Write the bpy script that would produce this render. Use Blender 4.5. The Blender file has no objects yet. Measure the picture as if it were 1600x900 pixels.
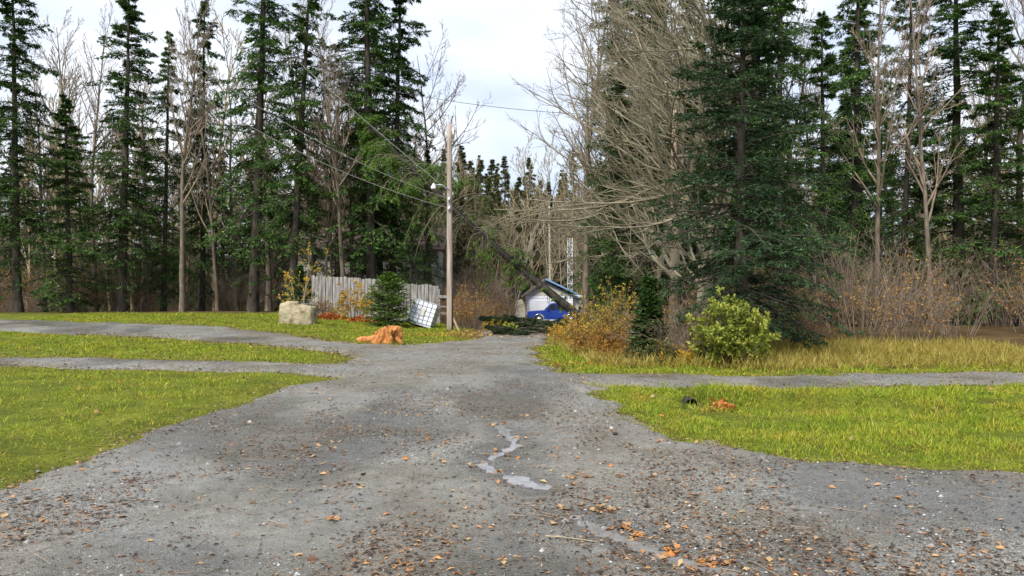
import bpy, math, random
import numpy as np
from mathutils import Vector, Matrix

# ------------------------------------------------------------------ camera, sky, sun, exposure
scene = bpy.context.scene
COL = scene.collection
FPX = 1200.0                      # focal length in pixels of the 1600 px wide photograph
CAMZ = 1.6
cam_d = bpy.data.cameras.new('camera')
cam_d.sensor_width = 36.0
cam_d.lens = 36.0 * FPX / 1600.0
cam_d.clip_start = 0.05
cam_d.clip_end = 3000.0
cam = bpy.data.objects.new('camera', cam_d)
COL.objects.link(cam)
cam.location = (0, 0, CAMZ)
cam.rotation_euler = (math.radians(90), 0, 0)
scene.camera = cam

SUN_EL, SUN_AZ = math.radians(48), math.radians(-150)      # azimuth clockwise from +Y
world = bpy.data.worlds.new('World')
scene.world = world
world.use_nodes = True
wn, wl = world.node_tree.nodes, world.node_tree.links
wn.clear()
w_out = wn.new('ShaderNodeOutputWorld')
w_bg = wn.new('ShaderNodeBackground')
w_bg.inputs['Strength'].default_value = 0.12
w_sky = wn.new('ShaderNodeTexSky')
w_sky.sky_type = 'NISHITA'
w_sky.sun_disc = False
w_sky.sun_elevation = SUN_EL
w_sky.sun_rotation = SUN_AZ
w_tc = wn.new('ShaderNodeTexCoord')
w_map = wn.new('ShaderNodeMapping')
w_map.inputs['Scale'].default_value = (1.0, 1.0, 2.6)
w_map.inputs['Location'].default_value = (0.35, 0.1, 0.27)
w_noise = wn.new('ShaderNodeTexNoise')
w_noise.inputs['Scale'].default_value = 2.3
w_noise.inputs['Detail'].default_value = 6
w_noise.inputs['Roughness'].default_value = 0.5
w_ramp = wn.new('ShaderNodeValToRGB')
w_ramp.color_ramp.elements[0].position = 0.40
w_ramp.color_ramp.elements[0].color = (3.0, 3.45, 4.4, 1)
w_ramp.color_ramp.elements[1].position = 0.68
w_ramp.color_ramp.elements[1].color = (5.9, 5.95, 6.0, 1)
w_mix = wn.new('ShaderNodeMixRGB')
w_mix.inputs['Fac'].default_value = 0.86
wl.new(w_tc.outputs['Generated'], w_map.inputs['Vector'])
wl.new(w_map.outputs['Vector'], w_noise.inputs['Vector'])
wl.new(w_noise.outputs['Fac'], w_ramp.inputs['Fac'])
wl.new(w_sky.outputs['Color'], w_mix.inputs['Color1'])
wl.new(w_ramp.outputs['Color'], w_mix.inputs['Color2'])
wl.new(w_mix.outputs['Color'], w_bg.inputs['Color'])
wl.new(w_bg.outputs['Background'], w_out.inputs['Surface'])

sun_d = bpy.data.lights.new('sun', 'SUN')
sun_d.energy = 2.4
sun_d.angle = math.radians(18)
sun_d.color = (1.0, 0.95, 0.86)
sun = bpy.data.objects.new('sun', sun_d)
COL.objects.link(sun)
sd_ = Vector((math.sin(SUN_AZ) * math.cos(SUN_EL), math.cos(SUN_AZ) * math.cos(SUN_EL), math.sin(SUN_EL)))
sun.rotation_euler = sd_.to_track_quat('Z', 'Y').to_euler()

scene.view_settings.view_transform = 'Standard'
scene.view_settings.look = 'None'
scene.view_settings.gamma = 1.0
scene.view_settings.use_curve_mapping = False
scene.view_settings.exposure = 0.98
scene.render.engine = 'CYCLES'
scene.cycles.max_bounces = 6
scene.cycles.diffuse_bounces = 3
scene.cycles.transparent_max_bounces = 4
scene.cycles.caustics_reflective = False
scene.cycles.caustics_refractive = False

# ------------------------------------------------------------------ helpers
def sstep(a, b, x):
    t = np.clip((np.asarray(x, float) - a) / (b - a), 0, 1)
    return t * t * (3 - 2 * t)

def _hash(ix, iy, s):
    h = (ix.astype(np.int64) * 374761393 + iy.astype(np.int64) * 668265263 + s * 1442695041) & 0xffffffff
    h = ((h ^ (h >> 13)) * 1274126177) & 0xffffffff
    h = h ^ (h >> 16)
    return (h & 0xffff) / 65535.0

def vnoise(x, y, s=0):
    x = np.asarray(x, float); y = np.asarray(y, float)
    ix, iy = np.floor(x), np.floor(y)
    fx, fy = x - ix, y - iy
    fx, fy = fx * fx * (3 - 2 * fx), fy * fy * (3 - 2 * fy)
    ix, iy = ix.astype(np.int64), iy.astype(np.int64)
    a = _hash(ix, iy, s); b = _hash(ix + 1, iy, s); c = _hash(ix, iy + 1, s); d = _hash(ix + 1, iy + 1, s)
    return (a + (b - a) * fx) * (1 - fy) + (c + (d - c) * fx) * fy

def fbm(x, y, s=0, o=4):
    t = 0; a = 0.5
    for k in range(o):
        t = t + a * vnoise(np.asarray(x) * 2 ** k, np.asarray(y) * 2 ** k, s + 17 * k)
        a *= 0.5
    return t / (1 - 0.5 ** o)

def nrm(v):
    return v / np.maximum(np.linalg.norm(v, axis=-1, keepdims=True), 1e-9)

class Geo:
    """collects vertices and faces, then builds ONE mesh"""
    def __init__(self):
        self.v = []; self.n = 0; self.t = []; self.q = []; self.g = []
    def add(self, v, tri=None, quad=None, ngon=None):
        v = np.asarray(v, float).reshape(-1, 3)
        if tri is not None and len(tri): self.t.append(np.asarray(tri, np.int64).reshape(-1, 3) + self.n)
        if quad is not None and len(quad): self.q.append(np.asarray(quad, np.int64).reshape(-1, 4) + self.n)
        if ngon is not None: self.g += [[i + self.n for i in f] for f in ngon]
        self.v.append(v); self.n += len(v)
        return self
    def box(self, c, s, R=None):
        c = np.array(c, float); s = np.array(s, float) / 2
        p = np.array([[-1, -1, -1], [1, -1, -1], [1, 1, -1], [-1, 1, -1], [-1, -1, 1], [1, -1, 1], [1, 1, 1], [-1, 1, 1]]) * s
        if R is not None: p = p @ np.array(R).T
        return self.add(p + c, quad=[[0, 3, 2, 1], [4, 5, 6, 7], [0, 1, 5, 4], [1, 2, 6, 5], [2, 3, 7, 6], [3, 0, 4, 7]])
    def prism(self, poly, y0, y1, axis='y'):
        """2-D outline (x,z) extruded along y, or (y,z) along x, or (x,y) along z"""
        n = len(poly); a = np.array(poly, float); v = []
        for y in (y0, y1):
            for p in a:
                v.append({'y': (p[0], y, p[1]), 'x': (y, p[0], p[1]), 'z': (p[0], p[1], y)}[axis])
        f = [list(range(n)), list(range(2 * n - 1, n - 1, -1))]
        f += [[(i + 1) % n, i, n + i, n + (i + 1) % n] for i in range(n)]
        return self.add(v, ngon=f)
    def tubes(self, P, R, sides=4, cap=False):
        P = np.asarray(P, float); R = np.asarray(R, float)
        if P.ndim == 2: P = P[None]; R = R[None]
        N, K, _ = P.shape
        if N == 0: return self
        T = nrm(np.gradient(P, axis=1))
        m = np.abs(T.mean(1)); ref = np.eye(3)[np.argmin(m, 1)][:, None, :]
        U = nrm(np.cross(T, ref)); V = np.cross(T, U)
        a = np.arange(sides) * 2 * math.pi / sides
        ring = P[:, :, None, :] + R[:, :, None, None] * (np.cos(a)[None, None, :, None] * U[:, :, None, :] + np.sin(a)[None, None, :, None] * V[:, :, None, :])
        base = (np.arange(N) * K * sides)[:, None, None] + (np.arange(K - 1) * sides)[None, :, None]
        s = np.arange(sides)[None, None, :]; s2 = (s + 1) % sides
        q = np.stack([base + s, base + s2, base + sides + s2, base + sides + s], -1).reshape(-1, 4)
        ng = None
        if cap:
            ng = []
            for i in range(N):
                ng.append([i * K * sides + k for k in range(sides - 1, -1, -1)])
                ng.append([i * K * sides + (K - 1) * sides + k for k in range(sides)])
        return self.add(ring.reshape(-1, 3), quad=q, ngon=ng)
    def mesh(self, name, mat, smooth=False, attr=None):
        me = bpy.data.meshes.new(name)
        v = np.concatenate(self.v) if self.v else np.zeros((0, 3))
        parts = []; sizes = []
        for arr, k in ((self.t, 3), (self.q, 4)):
            if arr:
                a = np.concatenate(arr); parts.append(a.reshape(-1)); sizes.append(np.full(len(a), k))
        for f in self.g:
            parts.append(np.array(f)); sizes.append(np.array([len(f)]))
        me.vertices.add(len(v)); me.vertices.foreach_set('co', v.astype(np.float32).ravel())
        if parts:
            loops = np.concatenate(parts).astype(np.int32); sizes = np.concatenate(sizes)
            me.loops.add(len(loops)); me.loops.foreach_set('vertex_index', loops)
            st = np.concatenate([[0], np.cumsum(sizes)[:-1]]).astype(np.int32)
            me.polygons.add(len(sizes)); me.polygons.foreach_set('loop_start', st)
            me.polygons.foreach_set('use_smooth', np.full(len(sizes), bool(smooth)))
        if attr:
            for k, val in attr.items():
                a = me.attributes.new(k, 'FLOAT', 'POINT'); a.data.foreach_set('value', np.asarray(val, np.float32).ravel())
        me.update(calc_edges=True)
        if mat is not None: me.materials.append(mat)
        return me
    def build(self, name, mat, parent=None, smooth=False, attr=None, loc=None):
        return obj(name, self.mesh(name, mat, smooth, attr), parent, loc)

def obj(name, me, parent=None, loc=None, rz=0.0):
    o = bpy.data.objects.new(name, me)
    COL.objects.link(o)
    if parent is not None: o.parent = parent
    if loc is not None: o.location = loc
    if rz: o.rotation_euler = (0, 0, rz)
    return o

def tag(o, label=None, cat=None, group=None, kind=None):
    if label: o['label'] = label
    if cat: o['category'] = cat
    if group: o['group'] = group
    if kind: o['kind'] = kind
    return o

def thing(name, label, cat, loc=(0, 0, 0), rz=0.0, group=None, scale=None):
    o = obj(name, None, None, loc, rz)
    o.empty_display_size = 0.2
    if scale: o.scale = scale if hasattr(scale, '__len__') else (scale,) * 3
    return tag(o, label, cat, group)

def dup(root, loc, rz=0.0, scale=1.0, label=None, group=None):
    r = root.copy(); COL.objects.link(r)
    r.location = loc; r.rotation_euler = (0, 0, rz)
    r.scale = scale if hasattr(scale, '__len__') else (scale,) * 3
    if label: r['label'] = label
    if group: r['group'] = group
    for ch in list(root.children):
        c = ch.copy(); COL.objects.link(c); c.parent = r
        for g in list(ch.children):
            d = g.copy(); COL.objects.link(d); d.parent = c
    return r

def W(px, py, Y):
    """photo pixel at distance Y -> world"""
    return np.array([(px - 800) / FPX * Y, Y, CAMZ + (450 - py) / FPX * Y])

def G(px, py):
    """photo pixel on the level ground -> (x, y)"""
    Y = CAMZ * FPX / (py - 450.0)
    return ((px - 800) / FPX * Y, Y)

# ------------------------------------------------------------------ materials
def new_mat(name):
    m = bpy.data.materials.new(name); m.use_nodes = True
    nt = m.node_tree
    return m, nt.nodes, nt.links, nt.nodes['Principled BSDF']

def col(c): return (c[0], c[1], c[2], 1)

def ramp(n, stops):
    r = n.new('ShaderNodeValToRGB'); e = r.color_ramp.elements
    while len(e) < len(stops): e.new(0.5)
    for k, (p, c) in enumerate(stops):
        e[k].position = p; e[k].color = col(c)
    return r

def mat_noise(name, stops, scale=8.0, detail=6, rough=0.85, bump=0.3, stretch=(1, 1, 1), bscale=None, spec=0.3, dist=0.02):
    m, n, l, b = new_mat(name)
    tc = n.new('ShaderNodeTexCoord'); mp = n.new('ShaderNodeMapping'); mp.inputs['Scale'].default_value = stretch
    no = n.new('ShaderNodeTexNoise'); no.inputs['Scale'].default_value = scale; no.inputs['Detail'].default_value = detail
    l.new(tc.outputs['Object'], mp.inputs['Vector']); l.new(mp.outputs['Vector'], no.inputs['Vector'])
    r = ramp(n, stops); l.new(no.outputs['Fac'], r.inputs['Fac']); l.new(r.outputs['Color'], b.inputs['Base Color'])
    b.inputs['Roughness'].default_value = rough; b.inputs['Specular IOR Level'].default_value = spec
    if bump:
        n2 = n.new('ShaderNodeTexNoise'); n2.inputs['Scale'].default_value = bscale or scale * 2; n2.inputs['Detail'].default_value = 8
        l.new(mp.outputs['Vector'], n2.inputs['Vector'])
        bp = n.new('ShaderNodeBump'); bp.inputs['Strength'].default_value = bump; bp.inputs['Distance'].default_value = dist
        l.new(n2.outputs['Fac'], bp.inputs['Height']); l.new(bp.outputs['Normal'], b.inputs['Normal'])
    return m

def mat_leaf(name, stops, rough=0.6, transl=0.3, spec=0.25, objvar=0.0):
    """each separate leaf (mesh island) takes its own tint from the ramp"""
    m, n, l, b = new_mat(name)
    g = n.new('ShaderNodeNewGeometry')
    r = ramp(n, stops); l.new(g.outputs['Random Per Island'], r.inputs['Fac'])
    src = r.outputs['Color']
    if objvar:
        oi = n.new('ShaderNodeObjectInfo'); hs = n.new('ShaderNodeHueSaturation')
        mr = n.new('ShaderNodeMapRange'); mr.inputs['To Min'].default_value = 1 - objvar; mr.inputs['To Max'].default_value = 1 + objvar
        l.new(oi.outputs['Random'], mr.inputs['Value']); l.new(mr.outputs['Result'], hs.inputs['Value']); l.new(src, hs.inputs['Color'])
        src = hs.outputs['Color']
    l.new(src, b.inputs['Base Color'])
    b.inputs['Roughness'].default_value = rough; b.inputs['Specular IOR Level'].default_value = spec
    if transl:
        t = n.new('ShaderNodeBsdfTranslucent'); l.new(src, t.inputs['Color'])
        mx = n.new('ShaderNodeMixShader'); mx.inputs['Fac'].default_value = transl
        out = n['Material Output']
        l.new(b.outputs['BSDF'], mx.inputs[1]); l.new(t.outputs['BSDF'], mx.inputs[2]); l.new(mx.outputs['Shader'], out.inputs['Surface'])
    return m

def mat_plain(name, c, rough=0.6, metal=0.0, spec=0.5, var=0.12, scale=6.0):
    c = np.array(c)
    m = mat_noise(name, [(0.3, tuple(c * (1 - var))), (0.7, tuple(np.minimum(c * (1 + var), 1)))], scale=scale, rough=rough, bump=0.05, spec=spec, dist=0.004)
    m.node_tree.nodes['Principled BSDF'].inputs['Metallic'].default_value = metal
    return m

M = {}
M['bark_dark'] = mat_noise('bark_dark', [(0.3, (0.026, 0.023, 0.018)), (0.7, (0.102, 0.084, 0.066))], 9, stretch=(1, 1, 0.25), bump=0.9)
M['bark_black'] = mat_noise('bark_black', [(0.3, (0.012, 0.011, 0.009)), (0.7, (0.05, 0.044, 0.034))], 9, stretch=(1, 1, 0.25), bump=0.9)
M['bark_fan'] = mat_noise('bark_fan', [(0.3, (0.115, 0.098, 0.066)), (0.5, (0.24, 0.21, 0.145)), (0.72, (0.40, 0.355, 0.255))], 1.3, bump=0)
M['bark_brown'] = mat_noise('bark_brown', [(0.3, (0.081, 0.063, 0.046)), (0.7, (0.230, 0.189, 0.142))], 8, stretch=(1, 1, 0.3), bump=0.7)
M['bark_tan'] = mat_noise('bark_tan', [(0.3, (0.19, 0.165, 0.105)), (0.7, (0.42, 0.37, 0.26))], 6, stretch=(1, 1, 0.4), bump=0.5)
M['bark_birch'] = mat_noise('bark_birch', [(0.36, (0.10, 0.085, 0.07)), (0.46, (0.42, 0.38, 0.31)), (0.7, (0.56, 0.52, 0.44))], 7, stretch=(1, 1, 2.2), bump=0.3)
M['bark_far'] = mat_noise('bark_far', [(0.3, (0.20, 0.165, 0.09)), (0.7, (0.41, 0.345, 0.215))], 3, bump=0)
M['bark_twig'] = mat_noise('bark_twig', [(0.3, (0.145, 0.109, 0.080)), (0.7, (0.334, 0.261, 0.196))], 3, bump=0)
M['needle_fir'] = mat_leaf('needle_fir', [(0.0, (0.020, 0.054, 0.015)), (0.55, (0.054, 0.128, 0.028)), (0.85, (0.116, 0.221, 0.042)), (1.0, (0.251, 0.328, 0.077))], objvar=0.25, transl=0.22)
M['needle_dark'] = mat_leaf('needle_dark', [(0.0, (0.012, 0.024, 0.011)), (0.6, (0.030, 0.057, 0.021)), (0.92, (0.068, 0.098, 0.036)), (1.0, (0.165, 0.135, 0.060))], transl=0.1)
M['needle_blue'] = mat_leaf('needle_blue', [(0.0, (0.017, 0.041, 0.016)), (0.6, (0.041, 0.094, 0.034)), (0.9, (0.096, 0.168, 0.066)), (1.0, (0.204, 0.300, 0.138))], transl=0.15)
M['needle_olive'] = mat_leaf('needle_olive', [(0.0, (0.049, 0.059, 0.019)), (0.5, (0.121, 0.138, 0.042)), (0.85, (0.194, 0.211, 0.065)), (1.0, (0.276, 0.227, 0.114))], objvar=0.3, transl=0.25)
M['needle_fresh'] = mat_leaf('needle_fresh', [(0.0, (0.030, 0.081, 0.014)), (0.5, (0.081, 0.176, 0.022)), (0.85, (0.162, 0.270, 0.034)), (1.0, (0.297, 0.338, 0.068))], transl=0.25)
M['leaf_lime'] = mat_leaf('leaf_lime', [(0.0, (0.09, 0.12, 0.018)), (0.4, (0.25, 0.30, 0.035)), (0.8, (0.42, 0.46, 0.075)), (1.0, (0.55, 0.52, 0.14))], transl=0.3)
M['leaf_yellow'] = mat_leaf('leaf_yellow', [(0.0, (0.36, 0.20, 0.02)), (0.5, (0.62, 0.38, 0.02)), (1.0, (0.75, 0.55, 0.08))], transl=0.35)
M['leaf_gold'] = mat_leaf('leaf_gold', [(0.0, (0.156, 0.104, 0.026)), (0.45, (0.364, 0.260, 0.039)), (0.8, (0.546, 0.416, 0.065)), (1.0, (0.715, 0.520, 0.078))], transl=0.3)
M['leaf_rust'] = mat_leaf('leaf_rust', [(0.0, (0.112, 0.056, 0.022)), (0.4, (0.300, 0.150, 0.037)), (0.75, (0.500, 0.263, 0.050)), (1.0, (0.650, 0.413, 0.088))], transl=0.3)
M['leaf_red'] = mat_leaf('leaf_red', [(0.0, (0.16, 0.04, 0.015)), (0.5, (0.45, 0.11, 0.025)), (1.0, (0.60, 0.26, 0.06))], transl=0.2)
M['leaf_fallen'] = mat_leaf('leaf_fallen', [(0.0, (0.12, 0.055, 0.025)), (0.4, (0.28, 0.13, 0.055)), (0.75, (0.46, 0.24, 0.10)), (1.0, (0.55, 0.38, 0.17))], transl=0.1, rough=0.5)
M['leaf_orange'] = mat_leaf('leaf_orange', [(0.0, (0.36, 0.12, 0.03)), (1.0, (0.56, 0.24, 0.06))], transl=0.1, rough=0.5)
M['leaf_tan'] = mat_leaf('leaf_tan', [(0.0, (0.34, 0.20, 0.10)), (1.0, (0.48, 0.33, 0.17))], transl=0.1, rough=0.5)
M['leaf_brown'] = mat_leaf('leaf_brown', [(0.0, (0.09, 0.045, 0.03)), (1.0, (0.17, 0.085, 0.045))], transl=0.05, rough=0.4)
M['litter'] = mat_leaf('litter', [(0.0, (0.035, 0.024, 0.018)), (0.5, (0.10, 0.065, 0.04)), (0.85, (0.24, 0.14, 0.075)), (1.0, (0.40, 0.26, 0.14))], transl=0.0, rough=0.6)
M['pebble'] = mat_leaf('pebble', [(0.0, (0.05, 0.047, 0.043)), (0.5, (0.16, 0.153, 0.143)), (0.85, (0.28, 0.275, 0.265)), (1.0, (0.48, 0.475, 0.465))], transl=0.0, rough=0.6, spec=0.35)
M['grass'] = mat_leaf('grass', [(0.0, (0.127, 0.116, 0.021)), (0.3, (0.243, 0.296, 0.021)), (0.68, (0.401, 0.444, 0.037)), (0.86, (0.549, 0.486, 0.084)), (1.0, (0.444, 0.285, 0.106))], transl=0.35)
def patchy(m, stops, scale=1.3):
    n, l = m.node_tree.nodes, m.node_tree.links
    b = n['Principled BSDF']; src = b.inputs['Base Color'].links[0].from_socket
    tc = n.new('ShaderNodeTexCoord'); no = n.new('ShaderNodeTexNoise'); no.inputs['Scale'].default_value = scale; no.inputs['Detail'].default_value = 5; no.inputs['Roughness'].default_value = 0.65
    l.new(tc.outputs['Object'], no.inputs['Vector']); r = ramp(n, stops); l.new(no.outputs['Fac'], r.inputs['Fac'])
    mu = n.new('ShaderNodeMixRGB'); mu.blend_type = 'MULTIPLY'; mu.inputs['Fac'].default_value = 1
    l.new(src, mu.inputs['Color1']); l.new(r.outputs['Color'], mu.inputs['Color2']); l.new(mu.outputs['Color'], b.inputs['Base Color'])
    for x in n:
        if x.type == 'BSDF_TRANSLUCENT': l.new(mu.outputs['Color'], x.inputs['Color'])
patchy(M['grass'], [(0.34, (0.52, 0.64, 0.6)), (0.45, (0.85, 1.05, 0.85)), (0.56, (1.08, 1.1, 1.0)), (0.68, (1.12, 0.88, 1.15))])
M['grass_dry'] = mat_leaf('grass_dry', [(0.0, (0.20, 0.16, 0.035)), (0.5, (0.38, 0.32, 0.05)), (1.0, (0.50, 0.40, 0.13))], transl=0.3)
M['fence_wood'] = mat_noise('fence_wood', [(0.28, (0.09, 0.08, 0.072)), (0.45, (0.25, 0.235, 0.22)), (0.62, (0.40, 0.385, 0.37)), (0.8, (0.50, 0.49, 0.48))], 2.6, stretch=(9, 9, 0.7), bump=0.4, rough=0.9)
M['pole_wood'] = mat_noise('pole_wood', [(0.3, (0.204, 0.156, 0.126)), (0.55, (0.408, 0.336, 0.288)), (0.8, (0.552, 0.480, 0.432))], 2.2, stretch=(5, 5, 0.35), bump=0.5, rough=0.85)
M['pole_pink'] = mat_noise('pole_pink', [(0.3, (0.36, 0.24, 0.17)), (0.7, (0.56, 0.42, 0.32))], 2.2, stretch=(5, 5, 0.35), bump=0.4, rough=0.85)
M['stump'] = mat_noise('stump', [(0.30, (0.13, 0.045, 0.018)), (0.40, (0.40, 0.15, 0.045)), (0.56, (0.56, 0.235, 0.07)), (0.74, (0.66, 0.36, 0.14))], 4.5, detail=9, stretch=(4.5, 4.5, 0.55), bump=1.0, rough=0.75, dist=0.03)
M['boulder'] = mat_noise('boulder', [(0.32, (0.12, 0.10, 0.07)), (0.45, (0.33, 0.27, 0.17)), (0.58, (0.42, 0.36, 0.24)), (0.68, (0.30, 0.31, 0.19))], 3.4, bump=0.8, rough=0.9, bscale=9, dist=0.05)
M['stone_dark'] = mat_noise('stone_dark', [(0.3, (0.08, 0.075, 0.07)), (0.7, (0.22, 0.21, 0.20))], 9, bump=0.6)
M['tote_white'] = mat_plain('tote_white', (0.72, 0.77, 0.83), 0.45)
M['steel'] = mat_plain('steel', (0.33, 0.35, 0.37), 0.4, metal=0.6)
M['wire'] = mat_plain('wire', (0.05, 0.05, 0.05), 0.5)
M['wire_pale'] = mat_plain('wire_pale', (0.20, 0.195, 0.18), 0.5)
M['glass_ins'] = mat_plain('glass_ins', (0.75, 0.76, 0.76), 0.2)
M['house_wall'] = mat_plain('house_wall', (0.56, 0.54, 0.50), 0.7, scale=1.5)
M['house_roof'] = mat_noise('house_roof', [(0.3, (0.10, 0.07, 0.055)), (0.7, (0.20, 0.145, 0.11))], 5, bump=0.4)
M['garage_white'] = mat_plain('garage_white', (0.74, 0.77, 0.82), 0.6, scale=1.2, var=0.08)
M['garage_cream'] = mat_plain('garage_cream', (0.58, 0.56, 0.46), 0.7, scale=1.2)
M['trim_blue'] = mat_plain('trim_blue', (0.20, 0.40, 0.66), 0.5)
M['roof_grey'] = mat_noise('roof_grey', [(0.3, (0.10, 0.10, 0.105)), (0.7, (0.2, 0.2, 0.21))], 5, bump=0.3)
M['car_blue'] = mat_plain('car_blue', (0.025, 0.075, 0.42), 0.25, spec=0.6, var=0.05)
M['car_dark'] = mat_plain('car_dark', (0.02, 0.02, 0.022), 0.6)
M['car_glass'] = mat_plain('car_glass', (0.03, 0.04, 0.05), 0.08, spec=0.8)
M['chrome'] = mat_plain('chrome', (0.7, 0.7, 0.72), 0.2, metal=0.9)
M['lamp_lens'] = mat_plain('lamp_lens', (0.8, 0.78, 0.72), 0.15)
M['tail_red'] = mat_plain('tail_red', (0.5, 0.02, 0.02), 0.2)
M['mast_white'] = mat_plain('mast_white', (0.56, 0.61, 0.64), 0.45)

def mat_ground():
    m, n, l, b = new_mat('ground')
    tc = n.new('ShaderNodeTexCoord')
    at = n.new('ShaderNodeAttribute'); at.attribute_name = 'lawn'
    n1 = n.new('ShaderNodeTexNoise'); n1.inputs['Scale'].default_value = 1.1; n1.inputs['Detail'].default_value = 8; n1.inputs['Roughness'].default_value = 0.65
    n2 = n.new('ShaderNodeTexNoise'); n2.inputs['Scale'].default_value = 14; n2.inputs['Detail'].default_value = 8; n2.inputs['Roughness'].default_value = 0.7
    for x in (n1, n2): l.new(tc.outputs['Object'], x.inputs['Vector'])
    lawn = ramp(n, [(0.34, (0.045, 0.045, 0.012)), (0.5, (0.12, 0.14, 0.016)), (0.64, (0.24, 0.25, 0.03)), (0.75, (0.27, 0.19, 0.06))])
    wood = ramp(n, [(0.3, (0.035, 0.025, 0.014)), (0.5, (0.10, 0.066, 0.030)), (0.66, (0.20, 0.125, 0.05)), (0.8, (0.15, 0.14, 0.04))])
    mixn = n.new('ShaderNodeMixRGB'); mixn.inputs['Fac'].default_value = 0.55
    l.new(n1.outputs['Fac'], mixn.inputs['Color1']); l.new(n2.outputs['Fac'], mixn.inputs['Color2'])
    l.new(mixn.outputs['Color'], lawn.inputs['Fac']); l.new(mixn.outputs['Color'], wood.inputs['Fac'])
    mx = n.new('ShaderNodeMixRGB'); l.new(at.outputs['Fac'], mx.inputs['Fac'])
    l.new(wood.outputs['Color'], mx.inputs['Color1']); l.new(lawn.outputs['Color'], mx.inputs['Color2'])
    l.new(mx.outputs['Color'], b.inputs['Base Color'])
    b.inputs['Roughness'].default_value = 0.95; b.inputs['Specular IOR Level'].default_value = 0.1
    bp = n.new('ShaderNodeBump'); bp.inputs['Strength'].default_value = 0.8; bp.inputs['Distance'].default_value = 0.06
    l.new(n2.outputs['Fac'], bp.inputs['Height']); l.new(bp.outputs['Normal'], b.inputs['Normal'])
    return m
M['ground'] = mat_ground()

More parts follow.
